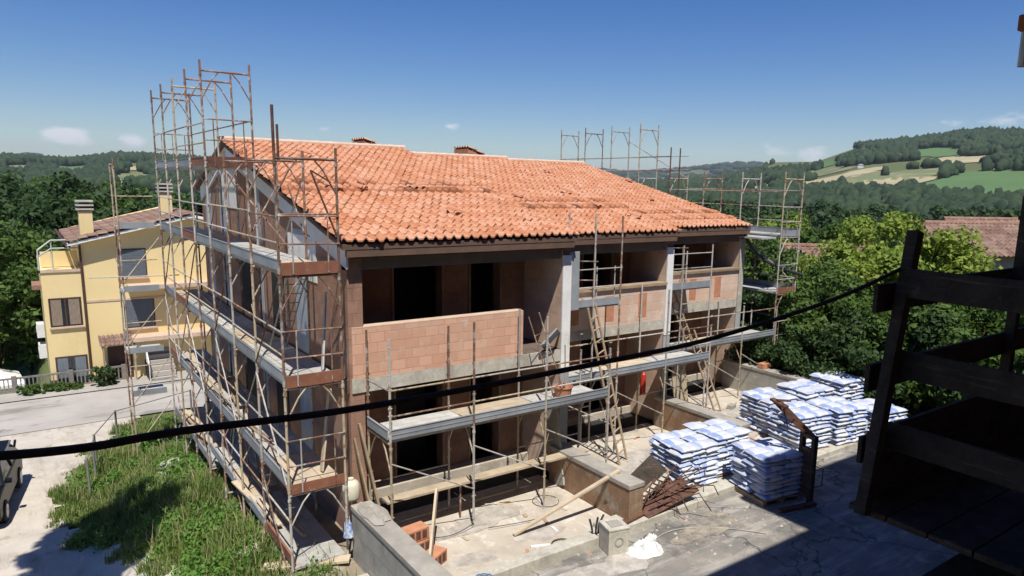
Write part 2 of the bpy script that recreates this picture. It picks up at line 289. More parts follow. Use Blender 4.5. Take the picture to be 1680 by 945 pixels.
# ------------------------------------------------------------------ terrain
def pxaz(px, py=290):
    v = ray(px, py); return math.degrees(math.atan2(v.y, v.x))
def pxel(px, py):
    v = ray(px, py); return v.z/math.hypot(v.x, v.y)
midc = [(-300,268),(-100,262),(0,264),(60,266),(110,270),(150,266),(200,260),(250,262),(320,266),(450,276),(700,300),(950,308),(1100,304),(1170,300),(1225,285),(1275,266),(1340,265),(1400,244),(1500,234),(1600,221),(1680,211),(1900,185),(2300,150)]
farc = [(-300,265),(20,259),(50,257),(90,266),(200,272),(500,280),(900,286),(960,281),(1040,286),(1100,282),(1165,276),(1230,270),(1270,276),(1340,290),(1700,330),(2300,360)]
mA = np.array([pxaz(*c) for c in midc])[::-1]; mE = np.array([pxel(*c) for c in midc])[::-1]
fA = np.array([pxaz(*c) for c in farc])[::-1]; fE = np.array([pxel(*c) for c in farc])[::-1]
def sstep(x, a, b):
    t = np.clip((x-a)/(b-a), 0, 1); return t*t*(3-2*t)
def H(x, y):
    x = np.asarray(x, float); y = np.asarray(y, float)
    r = np.hypot(x, y); a = np.degrees(np.arctan2(y, x)); a = np.where(a < -60, a+360, a)
    em = np.interp(a, mA, mE); ef = np.interp(a, fA, fE)
    left = sstep(a, 48, 66)
    zv = -10-6*left
    near_r = -.35-3.2*sstep(r, 26, 46)-6.5*sstep(r, 46, 140)
    near_l = -3.0-8*sstep(r, 55, 150)-5*sstep(r, 150, 300)
    base = near_r*(1-left)+near_l*left
    # grassy bank and track left of the scaffold
    zt = np.interp(y, [8, 12, 18, 23, 28, 36], [-.12, -.15, -.85, -1.5, -2.5, -3.0]); zb = np.interp(y, [10, 17, 22, 30, 40], [-1.3, -2.1, -2.45, -2.75, -3.05])
    tt = sstep(x, .4, 3.2); bank = zb*(1-tt)+zt*tt
    bank = np.where(y < 30, bank, bank*(1-sstep(y, 30, 36))+(-3.03)*sstep(y, 30, 36))
    nb = (1-sstep(x, 4.7, 6.5))*(1-sstep(y, 42, 60))*sstep(y, -5, 6)
    base = base*(1-nb)+bank*nb
    yd = sstep(x, 3.9, 4.6)*(1-sstep(y, 24, 30))*(1-sstep(x, 24, 36)); base = base*(1-yd)+(-.25)*yd
    base = base-2.3*sstep(y, 41.2, 44)*(1-sstep(x, -.6, .3))*(r < 75)*(a > 60)
    z = base
    zc = CAM.z+em*1350
    t = np.clip((r-330)/(1350-330), 0, 1); rise = t**1.25
    z = np.where(r > 330, zv*(1-rise)+zc*rise, z)
    t2 = sstep(r, 1350, 2300); z = np.where(r > 1350, zc*(1-t2)+(zc*.2-30)*t2, z)
    zf = CAM.z+ef*4500
    t3 = sstep(r, 2300, 4500); z = np.where(r > 2300, (zc*.2-30)*(1-t3)+zf*t3, z)
    t4 = sstep(r, 4500, 7000); z = np.where(r > 4500, zf*(1-t4)+(zf*.3-60)*t4, z)
    und = np.sin(x*.013+1.3)*np.cos(y*.011)*2.2*sstep(r, 300, 700)+np.sin(x*.004+.3)*np.cos(y*.0047+2)*5*sstep(r, 700, 1200)*(1-sstep(r, 1250, 1400))
    return z+und*(r > 300)*(1-np.exp(-((r-1350)/80)**2))
def march(px, py, r0=60, r1=1500):
    v = ray(px, py); h = math.hypot(v.x, v.y); rs = np.geomspace(r0, r1, 900)
    X = v.x/h*rs; Y = v.y/h*rs; Z = CAM.z+v.z/h*rs; d = Z-H(X, Y); i = np.where(d < 0)[0]
    i = i[0] if len(i) else len(rs)-1
    return (X[i], Y[i])
rs = np.concatenate([np.linspace(2, 60, 117)[:-1], np.geomspace(60, 9500, 170)]); As = np.radians(np.linspace(-25, 140, 420))
RR, AA = np.meshgrid(rs, As, indexing='ij'); X = RR*np.cos(AA); Y = RR*np.sin(AA); Z = H(X, Y)
n1, n2 = X.shape; idx = np.arange(n1*n2).reshape(n1, n2)
q = np.stack([idx[:-1, :-1], idx[1:, :-1], idx[1:, 1:], idx[:-1, 1:]], -1).reshape(-1, 4)
M['terrain'] = mat('terrain_grass', (.115, .135, .045), (.085, .115, .038), .02, .95, c3=(.16, .15, .07), s3=.35, lo3=.5, hi3=.68)
gr = inst('ground', npmesh('ground', np.stack([X, Y, Z], -1).reshape(-1, 3), q, M['terrain'], True)); tag(gr, kind='structure')
# back apron so that the ground also continues behind and beside the viewer
ap = MB(); ap.box(-400, 400, -400, 1.5, -1.2, -.6); tag(ap.build('ground', M['terrain']), kind='structure')

# fields on the hillside (draped sheets)
FIELDS = []
def field(pts, m, lift=.8, r0=200, name='field'):
    poly = [march(px, py, r0) for px, py in pts]; FIELDS.append(poly)
    P_ = np.array(poly); lo_ = P_.min(0); hi_ = P_.max(0); g = max(6, int(max(hi_-lo_)/14)); g = min(g, 90)
    xs = np.linspace(lo_[0], hi_[0], g); ys = np.linspace(lo_[1], hi_[1], g)
    XX, YY = np.meshgrid(xs, ys, indexing='ij'); ins = inside(XX.ravel(), YY.ravel(), poly).reshape(XX.shape)
    id_ = np.arange(g*g).reshape(g, g); ok = ins[:-1, :-1] | ins[1:, :-1] | ins[1:, 1:] | ins[:-1, 1:]
    qq = np.stack([id_[:-1, :-1], id_[1:, :-1], id_[1:, 1:], id_[:-1, 1:]], -1)[ok]
    if len(qq) == 0: return
    me = npmesh(name, np.stack([XX, YY, H(XX, YY)+lift], -1).reshape(-1, 3), qq, m, True)
    tag(inst(name, me), kind='structure')
def inside(xs, ys, poly):
    r = np.zeros(len(xs), bool); n = len(poly); j = n-1
    for i in range(n):
        xi, yi = poly[i]; xj, yj = poly[j]
        c = ((yi > ys) != (yj > ys)) & (xs < (xj-xi)*(ys-yi)/((yj-yi)+1e-12)+xi); r ^= c; j = i
    return r
M['straw'] = mat('straw_field', (.42, .36, .22), (.35, .30, .18), .02, .95, c3=(.36, .33, .18), s3=.05)
M['greenfield'] = mat('green_field', (.10, .18, .065), (.085, .155, .055), .02, .95)
M['paleolive'] = mat('olive_field', (.17, .19, .09), (.13, .155, .07), .02, .95, c3=(.3, .28, .15), s3=.04)
field([(1495,312),(1540,296),(1590,283),(1700,283),(1760,300),(1760,330),(1600,324)], M['greenfield'])
field([(1395,302),(1450,296),(1530,291),(1520,299),(1440,312),(1405,312)], M['straw'])
field([(1440,293),(1485,280),(1550,281),(1530,290),(1460,297)], M['paleolive'])
field([(1290,303),(1340,296),(1395,284),(1436,275),(1437,281),(1380,296),(1375,304),(1310,306)], M['straw'])
field([(1380,297),(1400,290),(1440,282),(1450,290),(1420,303),(1385,305)], M['paleolive'])
field([(1300,290),(1330,281),(1385,273),(1392,279),(1340,290),(1305,293)], M['paleolive'])
field([(1540,261),(1560,258),(1620,260),(1615,265),(1590,268),(1545,266)], M['straw'])
field([(1340,270),(1372,264),(1380,268),(1350,275)], M['greenfield'])
field([(1500,246),(1560,243),(1590,250),(1560,257),(1510,256)], M['greenfield'])
field([(1672,235),(1700,230),(1700,242),(1674,241)], M['straw'])
field([(1120,312),(1160,306),(1200,303),(1210,307),(1150,315),(1122,315)], M['straw'])
field([(1225,309),(1270,302),(1280,306),(1240,313)], M['straw'])
field([(1210,318),(1240,315),(1250,319),(1215,323)], M['straw'])
field([(205,276),(228,274),(232,279),(205,280)], M['straw'])
field([(186,290),(240,284),(250,300),(190,310)], M['paleolive'])
field([(90,272),(140,276),(145,282),(92,280)], M['greenfield'])
field([(10,274),(45,271),(45,277),(12,279)], M['paleolive'])

# ------------------------------------------------------------------ trees
def leafcards(centers, crad, nper, size, flat=.6, seed=0):
    rg = np.random.RandomState(seed); nC = len(centers); n = nC*nper
    ci = np.repeat(np.arange(nC), nper); d = rg.normal(size=(n, 3)); d /= np.linalg.norm(d, axis=1)[:, None]+1e-9
    rad = crad[ci]*(rg.rand(n)**.45); p = centers[ci]+d*rad[:, None]*np.array([1, 1, .8])
    nrm = d*.7+rg.normal(size=(n, 3))*.6+np.array([0, 0, .35]); nrm /= np.linalg.norm(nrm, axis=1)[:, None]
    t = np.cross(nrm, rg.normal(size=(n, 3))); t /= np.linalg.norm(t, axis=1)[:, None]+1e-9; b = np.cross(nrm, t)
    s = size*(.6+.8*rg.rand(n))[:, None]
    v = np.stack([p-t*s, p-b*s*.55, p+t*s, p+b*s*.55], 1).reshape(-1, 3)
    return v, np.arange(n*4).reshape(-1, 4)
_tid = [0]
def crown_shape(rg, h0, h1, rx, ry, ncl, shape='round'):
    c = []; rr = []
    while len(c) < ncl:
        p = rg.uniform(-1, 1, 3); L_ = np.linalg.norm(p)
        if L_ > 1 or L_ < .28: continue
        w_ = 1.0
        if shape == 'cone': w_ = .25+.75*(1-(p[2]+1)/2)
        if shape == 'flat' and p[2] < -.3: continue
        c.append((p[0]*rx*w_, p[1]*ry*w_, (h0+h1)/2+p[2]*(h1-h0)/2)); rr.append(rg.uniform(.14, .30)*min(rx, ry))
    return np.array(c), np.array(rr)
def tree(name, label, cat, base, h, rx, h0, mats, ncl=60, nper=90, leaf=.22, group=None, seed=None, ry=None, tr=.18, shape='round'):
    _tid[0] += 1; seed = seed if seed is not None else _tid[0]*13+5; rg = np.random.RandomState(seed); ry = ry or rx
    root = empty(name, base, 0, label, cat, group)
    C_, R_ = crown_shape(rg, h0, h, rx, ry, ncl, shape)
    v, qd = leafcards(C_, R_, nper, leaf, seed=seed)
    inst('crown', npmesh('crown', v, qd, mats), root)
    b = MB(); b.path([(0, 0, -.4), (rg.uniform(-.1, .1), rg.uniform(-.1, .1), h0*.5), (rg.uniform(-.2, .2), rg.uniform(-.2, .2), h0+(h-h0)*.25), (0, 0, h0+(h-h0)*.6)], tr, 8, rfun=lambda t: tr*(1-.8*t))
    for i in rg.choice(len(C_), min(9, len(C_)), replace=False):
        z0 = h0*.7+rg.rand()*(h-h0)*.3; b.path([(0, 0, z0), tuple(C_[i]*np.array([.5, .5, .5])+np.array([0, 0, z0*.5])), tuple(C_[i])], .06, 6, rfun=lambda t: tr*.4*(1-.8*t))
    b.build('trunk', M['trunk'], root, smooth=True)
    return root
def ground_at(x, y): return float(H(x, y))
def ptree(px, d, topy, rx, label, m, name='broadleaf_tree', h0f=.25, ncl=60, nper=90, leaf=.22, group=None, dz=0, shape='round', ry=None, cat='tree'):
    p = pol(px, 290, d); zb = ground_at(p.x, p.y)+dz; top = pol(px, topy, d).z; h = top-zb
    return tree(name, label, cat, (p.x, p.y, zb), h, rx, h*h0f, m, ncl, nper, leaf, group, shape=shape, ry=ry)

# right: thicket and trees behind the garden wall
GR = 'trees and shrubs behind the right-hand scaffold'
ptree(1490, 33, 362, 3.6, 'tall bright yellow-green tree behind the dark timber post', M['leaf_yel'], ncl=90, nper=260, leaf=0.112, group=GR, h0f=.2)
ptree(1425, 31, 385, 2.6, 'bright yellow-green tree just left of the tallest yellow-green one', M['leaf_yel'], ncl=70, nper=220, leaf=0.106, group=GR, h0f=.15)
ptree(1555, 34, 402, 2.8, 'lower yellow-green tree just right of the tallest one', M['leaf_yel'], ncl=70, nper=220, leaf=0.112, group=GR, h0f=.15)
ptree(1345, 29, 440, 2.4, 'dark green leafy shrub next to the right-hand scaffold tower', M['leaf_mid'], 'leafy_shrub', ncl=60, nper=240, leaf=0.092, group=GR, h0f=.02, cat='shrub')
ptree(1400, 27, 455, 2.6, 'dark leafy shrub above the rearmost cement bags', M['leaf_mid'], 'leafy_shrub', ncl=70, nper=240, leaf=0.086, group=GR, h0f=.02, cat='shrub')
ptree(1470, 26, 500, 2.6, 'dark leafy shrub behind the dark post', M['leaf_dark'], 'leafy_shrub', ncl=60, nper=240, leaf=0.092, group=GR, h0f=.02, cat='shrub')
ptree(1560, 28, 480, 3.0, 'wide dark shrub seen between the dark boards', M['leaf_mid'], 'leafy_shrub', ncl=70, nper=240, leaf=0.099, group=GR, h0f=.02, cat='shrub')
ptree(1650, 30, 470, 3.0, 'dark shrub at the right edge behind the dark boards', M['leaf_mid'], 'leafy_shrub', ncl=60, nper=220, leaf=0.099, group=GR, h0f=.02, cat='shrub')
ptree(1255, 36, 372, 2.4, 'light green tree between the house corner and the scaffold tower', M['leaf_mid'], ncl=60, nper=220, leaf=0.106, group=GR, h0f=.1)
ptree(1300, 40, 352, 3.0, 'yellowish green tree behind the top platform of the right scaffold', M['leaf_yel'], ncl=60, nper=220, leaf=0.119, group=GR, h0f=.1)
ptree(1375, 42, 366, 3.0, 'light green tree left of the tallest yellow-green tree, farther back', M['leaf_mid'], ncl=60, nper=220, leaf=0.119, group=GR, h0f=.1)
ptree(1240, 30, 470, 1.8, 'dark shrub right of the last house, under the lowest platforms', M['leaf_dark'], 'leafy_shrub', ncl=50, nper=220, leaf=0.086, group=GR, h0f=.02, cat='shrub')
ptree(1290, 27, 520, 1.7, 'low dark shrub at the foot of the scaffold tower', M['leaf_dark'], 'leafy_shrub', ncl=50, nper=220, leaf=0.079, group=GR, h0f=.02, cat='shrub')
ptree(1350, 26, 545, 1.8, 'low dark shrub directly behind the garden wall end', M['leaf_dark'], 'leafy_shrub', ncl=50, nper=220, leaf=0.079, group=GR, h0f=.02, cat='shrub')
ptree(1425, 25.5, 560, 1.8, 'low dark shrub behind the highest cement bag stack', M['leaf_dark'], 'leafy_shrub', ncl=50, nper=220, leaf=0.079, group=GR, h0f=.02, cat='shrub')
ptree(1630, 38, 415, 2.6, 'green tree below the old tiled roof', M['leaf_mid'], ncl=50, nper=200, leaf=0.119, group=GR, h0f=.1)

# left: trees around and behind the yellow house
GL = 'trees around the yellow house'
ptree(20, 52, 385, 4.4, 'bright green leafy tree at the left edge by the yellow house', M['leaf_mid'], ncl=90, nper=190, leaf=.15, group=GL, h0f=.12)
ptree(-40, 50, 365, 4.4, 'green tree cut by the left picture edge', M['leaf_mid'], ncl=80, nper=170, leaf=.16, group=GL, h0f=.1)
ptree(45, 55, 440, 3.0, 'darker bushy tree touching the balcony side of the yellow house', M['leaf_dark'], ncl=70, nper=170, leaf=.15, group=GL, h0f=.05)
for px, d, ty, rx, lb, mm in ((70, 84, 288, 7.5, 'large dark rounded tree behind the balcony of the yellow house', 'leaf_dark'), (10, 92, 300, 7, 'large dark tree at the far left behind the bright one', 'leaf_dark'),
                              (130, 88, 292, 6.5, 'large dark tree behind the chimney of the yellow house', 'leaf_dark'), (105, 70, 330, 5.0, 'dark tree directly left of the chimney', 'leaf_dark'),
                              (190, 95, 300, 6.5, 'mid green tree behind the far left scaffold poles', 'leaf_mid'), (165, 80, 320, 4.6, 'green tree between the chimney and the scaffold poles', 'leaf_mid'),
                              (240, 90, 320, 6, 'green tree right of the far scaffold poles behind the tiled roof', 'leaf_mid'), (285, 78, 318, 5.5, 'dark tree behind the second yellow chimney', 'leaf_dark'),
                              (40, 120, 282, 7, 'distant green tree above the bright leafy tree', 'leaf_mid'), (-50, 80, 310, 7, 'dark tree beyond the left picture edge', 'leaf_dark'),
                              (330, 85, 325, 5.5, 'dark tree behind the left gable of the new houses', 'leaf_dark')):
    ptree(px, d, ty, rx, lb, M[mm], ncl=110, nper=150, leaf=.27, group=GL, h0f=.08)
# unseen tall tree added left of the picture so its crown shades the grassy bank
tree('broadleaf_tree', 'slender tree left of the picture whose crown shades the bank', 'tree', (-2.2, 13.2, ground_at(-2.2, 13.2)), 14.8, 2.1, 12.0, M['leaf_dark'], 80, 120, .14, tr=.12)

def canopy(name, pts, hts, rads, m, seed=3, sub=2):
    """many far tree crowns as one wood"""
    import bmesh
    bm = bmesh.new(); bmesh.ops.create_icosphere(bm, subdivisions=sub, radius=1); bv = np.array([v.co[:] for v in bm.verts]); bf = np.array([[v.index for v in f.verts] for f in bm.faces]); bm.free()
    rg = np.random.RandomState(seed); n = len(pts); nv = len(bv)
    jit = 1+rg.uniform(-.28, .22, (n, nv, 1)); sc3 = np.stack([rads*rg.uniform(.8, 1.2, n), rads*rg.uniform(.8, 1.2, n), hts*.62], -1)[:, None, :]
    V = bv[None]*jit*sc3+np.stack([pts[:, 0], pts[:, 1], pts[:, 2]+hts*.45], -1)[:, None, :]
    Fc = (bf[None]+(np.arange(n)*nv)[:, None, None]).reshape(-1, 3)
    o = inst(name, npmesh(name, V.reshape(-1, 3), Fc, m, True)); return tag(o, kind='stuff')
def scatter(n, az0, az1, r0, r1, seed, avoid=True, clump=.5, noisescale=.006, thr=0.0):
    rg = np.random.RandomState(seed); a = np.radians(rg.uniform(az0, az1, n)); r = np.sqrt(rg.uniform(r0*r0, r1*r1, n)); x = r*np.cos(a); y = r*np.sin(a)
    ok = np.ones(n, bool)
    if avoid:
        for p in FIELDS:
            for k in (1.0, 1.05, 1.10): ok &= ~inside(x*k, y*k, p)
    if thr > -9:
        nzv = np.array([mnoise.noise(Vector((xx*noisescale, yy*noisescale, seed*3.1))) for xx, yy in zip(x, y)]); ok &= nzv > thr
    x = x[ok]; y = y[ok]; return np.stack([x, y, H(x, y)], -1), r[ok]
rg0 = np.random.RandomState(5)
# valley wood of the middle distance, leafy crowns
def leafwood(name, az0, az1, r0, r1, n, h, rad, leaf, m, seed, label, nper=110, ncl=9):
    pts, r = scatter(n, az0, az1, r0, r1, seed, True, thr=-10); rg = np.random.RandomState(seed); C_ = []; R_ = []
    for p in pts:
        hh = h*rg.uniform(.6, 1.15)
        for k in range(ncl):
            a = rg.uniform(0, 6.28); q_ = rg.rand()**.5*rad; C_.append((p[0]+math.cos(a)*q_, p[1]+math.sin(a)*q_, p[2]+hh*rg.uniform(.2, 1)-q_*.4)); R_.append(rad*rg.uniform(.35, .6))
    v, qd = leafcards(np.array(C_), np.array(R_), nper, leaf, seed=seed)
    o = inst(name, npmesh(name, v, qd, m)); o['label'] = label; o['category'] = 'wood'; return tag(o, kind='stuff')
leafwood('wood', 14, 50, 75, 150, 170, 8.5, 3.2, .42, M['leaf_mid'], 21, 'mid green wood in the valley beyond the roofs on the right', nper=110)
leafwood('wood', 14, 54, 150, 300, 330, 12, 4.5, .75, M['leaf_dark'], 22, 'dark green wood across the valley on the right', nper=90)
leafwood('wood', 60, 96, 115, 260, 250, 14, 5.0, .7, M['leaf_dark'], 23, 'dark wood beyond the yellow house on the left', nper=90)
pts, r = scatter(12000, 12, 100, 300, 800, 31, thr=-.08); canopy('hillside_wood', pts, 6+5*rg0.rand(len(pts)), 2.8+2.4*rg0.rand(len(pts)), M['leaf_far'], 1, 2)['label'] = 'dark woods on the lower hillsides'
pts, r = scatter(26000, 12, 100, 800, 1420, 32, thr=-.15); canopy('hilltop_wood', pts, 6+7*rg0.rand(len(pts)), 3.8+3*rg0.rand(len(pts)), M['leaf_far'], 2, 1)['label'] = 'dark woods covering the hilltops'
pts, r = scatter(2500, 12, 100, 2300, 4700, 33, thr=-.1); canopy('distant_wood', pts, 20+4*rg0.rand(len(pts)), 28+14*rg0.rand(len(pts)), M['leaf_far'], 2, 1)['label'] = 'blue woods on the far ridge'

# ------------------------------------------------------------------ air
hz = MB(); hz.box(-300, 10500, -320, 10500, -160, 330); hzm = bpy.data.materials.new('haze'); hzm.use_nodes = True
hn = hzm.node_tree; hn.nodes.clear(); ho = hn.nodes.new('ShaderNodeOutputMaterial'); hp = hn.nodes.new('ShaderNodeVolumePrincipled')
hp.inputs['Color'].default_value = (.80, .88, 1, 1); hp.inputs['Density'].default_value = .00008; hp.inputs['Anisotropy'].default_value = .1
hn.links.new(hp.outputs[0], ho.inputs['Volume'])
tag(hz.build('haze', hzm), kind='stuff')
#@@PART2
# ------------------------------------------------------------------ yard, kerbs, road
def slab(name, x0, x1, y0, y1, z0, z1, m, bevel=0):
    b = MB(); b.box(x0, x1, y0, y1, z0, z1); return tag(b.build(name, m, bevel=bevel), kind='structure')
slab('yard', 4.65, 40, .5, 10.5, -1.0, -.06, M['asphalt'])
slab('terrace', 5.0, 9.75, 10.15, 13.3, -.9, 0, M['yard'])
slab('terrace', 10.15, 14.8, 10.5, 14.7, -.9, -.004, M['yard'])
slab('terrace', 15.2, 20.0, 10.5, 16.1, -.9, .004, M['yard'])
slab('kerb', 5.0, 8.75, 9.85, 10.15, -.9, .16, M['cream_conc'], .02)
slab('kerb', 9.12, 12.0, 9.95, 10.5, -.9, .10, M['cream_conc'], .02)
slab('kerb', 12.0, 20.6, 10.12, 10.5, -.9, .06, M['cream_conc'], .02)
# white cement spill patches
def spill(cx, cy, z, a, b, m, seed, th=.006, name='cement_spill'):
    rg = np.random.RandomState(seed); n = 26; pts = []
    ph = rg.uniform(0, 6.28, 4)
    for i in range(n):
        t = 2*math.pi*i/n; k = 1+.22*math.sin(2*t+ph[0])+.16*math.sin(3*t+ph[1])+.12*math.sin(5*t+ph[2])+.07*math.sin(9*t+ph[3]); pts.append((cx+a*k*math.cos(t), cy+b*k*math.sin(t)))
    mb = MB(); mb.prism(pts, 2, z-.01, z+.003+.0015*seed); return tag(mb.build(name, m), kind='structure')
M['cement'] = mat('spilt_cement', (.54, .50, .45), (.42, .38, .33), 2.4, .95, .3, 30, c3=(.34, .31, .265), s3=3, lo3=.42, hi3=.58)
spill(6.35, 10.75, .0, .42, .22, M['cement'], 1); spill(8.0, 10.85, .0, .55, .25, M['cement'], 2); spill(12.6, 12.2, -.004, 1.4, .8, M['cement'], 4); spill(8.6, 9.15, -.06, .9, .4, M['cement'], 5)
spill(18.0, 13.5, .004, 1.2, .7, M['cement'], 6); spill(11.2, 9.2, -.06, .9, .35, mat('sand_spill', (.40, .34, .25), (.26, .235, .20), 3, .95, .3, 30, c3=(.17, .16, .145), s3=4, lo3=.45, hi3=.6), 7); spill(7.3, 9.2, -.06, .5, .25, M['cement'], 8)
spill(7.3, 12.0, .0, .9, .4, M['cement'], 9, .003); spill(16.6, 12.6, .004, .9, .5, M['cement'], 11)

# gravel track and road, sheets that follow the ground
def drape(name, poly, m, lift, step=.5, kind='structure'):
    P_ = np.array(poly); lo_ = P_.min(0); hi_ = P_.max(0)
    xs = np.arange(lo_[0], hi_[0]+step, step); ys = np.arange(lo_[1], hi_[1]+step, step); XX, YY = np.meshgrid(xs, ys, indexing='ij')
    ins = inside(XX.ravel(), YY.ravel(), poly).reshape(XX.shape); g1, g2 = XX.shape; id_ = np.arange(g1*g2).reshape(g1, g2); ok = ins[:-1, :-1] | ins[1:, :-1] | ins[1:, 1:] | ins[:-1, 1:]
    qq = np.stack([id_[:-1, :-1], id_[1:, :-1], id_[1:, 1:], id_[:-1, 1:]], -1)[ok]
    return tag(inst(name, npmesh(name, np.stack([XX, YY, H(XX, YY)+lift], -1).reshape(-1, 3), qq, m, True)), kind=kind)
drape('gravel_track', [(-14, 8), (1.9, 8), (1.8, 16), (1.3, 18.6), (.5, 20.5), (-.1, 23), (.2, 25.5), (1.4, 29), (2.6, 31.2), (3.2, 33.5), (-14, 33.5)], M['drive'], .05, .25)
drape('road', [(-30, 33), (26, 33), (26, 38.2), (-30, 38.2)], M['road'], .07, .5)
drape('pavement', [(-30, 38.2), (12, 38.2), (12, 40), (-30, 40)], mat('pavement_concrete', (.42, .39, .34), (.34, .32, .28), 1, .9), .12, .4)

drape('path', [(3.35, 9), (4.95, 9), (4.95, 26), (3.5, 26)], mat('bare_soil', (.30, .25, .18), (.21, .17, .12), 1.6, .95, .6, 20, c3=(.42, .38, .31), s3=3), .04, .2)
# grass and weeds on the bank
def blades(name, n, region, hgt, m, seed, dens=None, wd=.014, label=None):
    rg = np.random.RandomState(seed); x0, x1, y0, y1 = region; x = rg.uniform(x0, x1, n); y = rg.uniform(y0, y1, n)
    if dens is not None:
        ok = dens(x, y, rg); x = x[ok]; y = y[ok]; n = len(x)
    z = H(x, y); a = rg.uniform(0, 6.28, n); lean = rg.uniform(.1, .7, n); h = hgt*rg.uniform(.4, 1.3, n)*(1+.6*np.sin(x*2.1+1)*np.cos(y*1.3)); w_ = wd*rg.uniform(.7, 1.6, n)
    dx, dy = np.cos(a), np.sin(a); px, py = -dy, dx
    b0 = np.stack([x-px*w_, y-py*w_, z-.03], -1); b1 = np.stack([x+px*w_, y+py*w_, z-.03], -1)
    m1 = np.stack([x+dx*h*lean*.3+px*w_*.8, y+dy*h*lean*.3+py*w_*.8, z+h*.55], -1); m0 = np.stack([x+dx*h*lean*.3-px*w_*.8, y+dy*h*lean*.3-py*w_*.8, z+h*.55], -1)
    t0 = np.stack([x+dx*h*lean-px*w_*.2, y+dy*h*lean-py*w_*.2, z+h*.95], -1); t1 = np.stack([x+dx*h*lean+px*w_*.2, y+dy*h*lean+py*w_*.2, z+h*.95], -1)
    v = np.stack([b0, b1, m1, m0, t1, t0], 1).reshape(-1, 3); k = (np.arange(n)*6)[:, None]
    q = np.concatenate([k+np.array([0, 1, 2, 3]), k+np.array([3, 2, 4, 5])])
    o = inst(name, npmesh(name, v, q, m)); o['label'] = label or 'green grass on the bank'; return tag(o, kind='stuff')
def bankmask(x, y, rg):
    edge = np.interp(y, [8, 15, 17, 18.8, 20.5, 23, 25.5, 29, 31.5], [1.7, 1.7, 1.45, 1.1, .4, -.05, .25, 1.4, 2.6])+.25*np.sin(y*3)+.15*np.sin(y*7)
    nzv = np.array([mnoise.noise(Vector((xx*.9, yy*.9, 2.2))) for xx, yy in zip(x, y)])
    right = np.interp(y, [8, 11.5, 12, 40], [4.0, 3.9, 3.75, 3.9])+rg.uniform(-.3, .5, len(x))
    return (x > edge) & (x < right) & (nzv > -.45+rg.uniform(-.3, .3, len(x)))
blades('grass', 90000, (-.3, 4.6, 8, 32), .22, M['grassblade'], 1, bankmask, .012, 'uneven green grass covering the bank beside the scaffold')
def weedmask(x, y, rg):
    nzv = np.array([mnoise.noise(Vector((xx*.8, yy*.8, 9.2))) for xx, yy in zip(x, y)]); return bankmask(x, y, rg) & (nzv > .05)
rgw = np.random.RandomState(4); wx = rgw.uniform(.2, 4.4, 1500); wy = rgw.uniform(10, 31, 1500); okw = weedmask(wx, wy, rgw); wx = wx[okw]; wy = wy[okw]
wc = np.stack([wx, wy, H(wx, wy)+.14], -1); v, qd = leafcards(wc, np.full(len(wc), .26), 46, .05, seed=8)
o = inst('weeds', npmesh('weeds', v, qd, M['weed'])); o['label'] = 'bright green leafy weeds on the bank'; tag(o, kind='stuff')
o = blades('dry_grass', 9000, (-.3, 4.6, 12, 32), .42, mat('dry_stalk', (.36, .31, .17), (.26, .22, .12), 2, .8), 5, lambda x, y, rg: bankmask(x, y, rg) & (rg.rand(len(x)) < .5), .006, 'dry straw-coloured stalks among the grass')
# pale stones on the bank
stones = [(1.0, 17.0, .28), (1.25, 16.6, .2), (3.2, 14.0, .26), (2.9, 14.2, .18), (3.7, 13.6, .22), (2.6, 21.8, .22), (3.0, 22.6, .3), (.8, 17.6, .16), (1.5, 16.2, .24), (2.3, 21.2, .15)]
for i, (x, y, s) in enumerate(stones):
    mb = MB(); rg = np.random.RandomState(i+40)
    import bmesh
    bm = bmesh.new(); bmesh.ops.create_icosphere(bm, subdivisions=2, radius=1)
    for vtx in bm.verts: vtx.co = Vector((vtx.co.x*s*1.4, vtx.co.y*s, vtx.co.z*s*.5))*(1+rg.uniform(-.22, .22))
    me = bpy.data.meshes.new('rock'); bm.to_mesh(me); bm.free(); me.materials.append(M['rock'])
    o = inst('rock', me, None, (x, y, ground_at(x, y)+.04), (0, 0, rg.uniform(0, 6))); tag(o, 'pale broken stone lying in the grass of the bank', 'stone', 'pale stones on the bank')

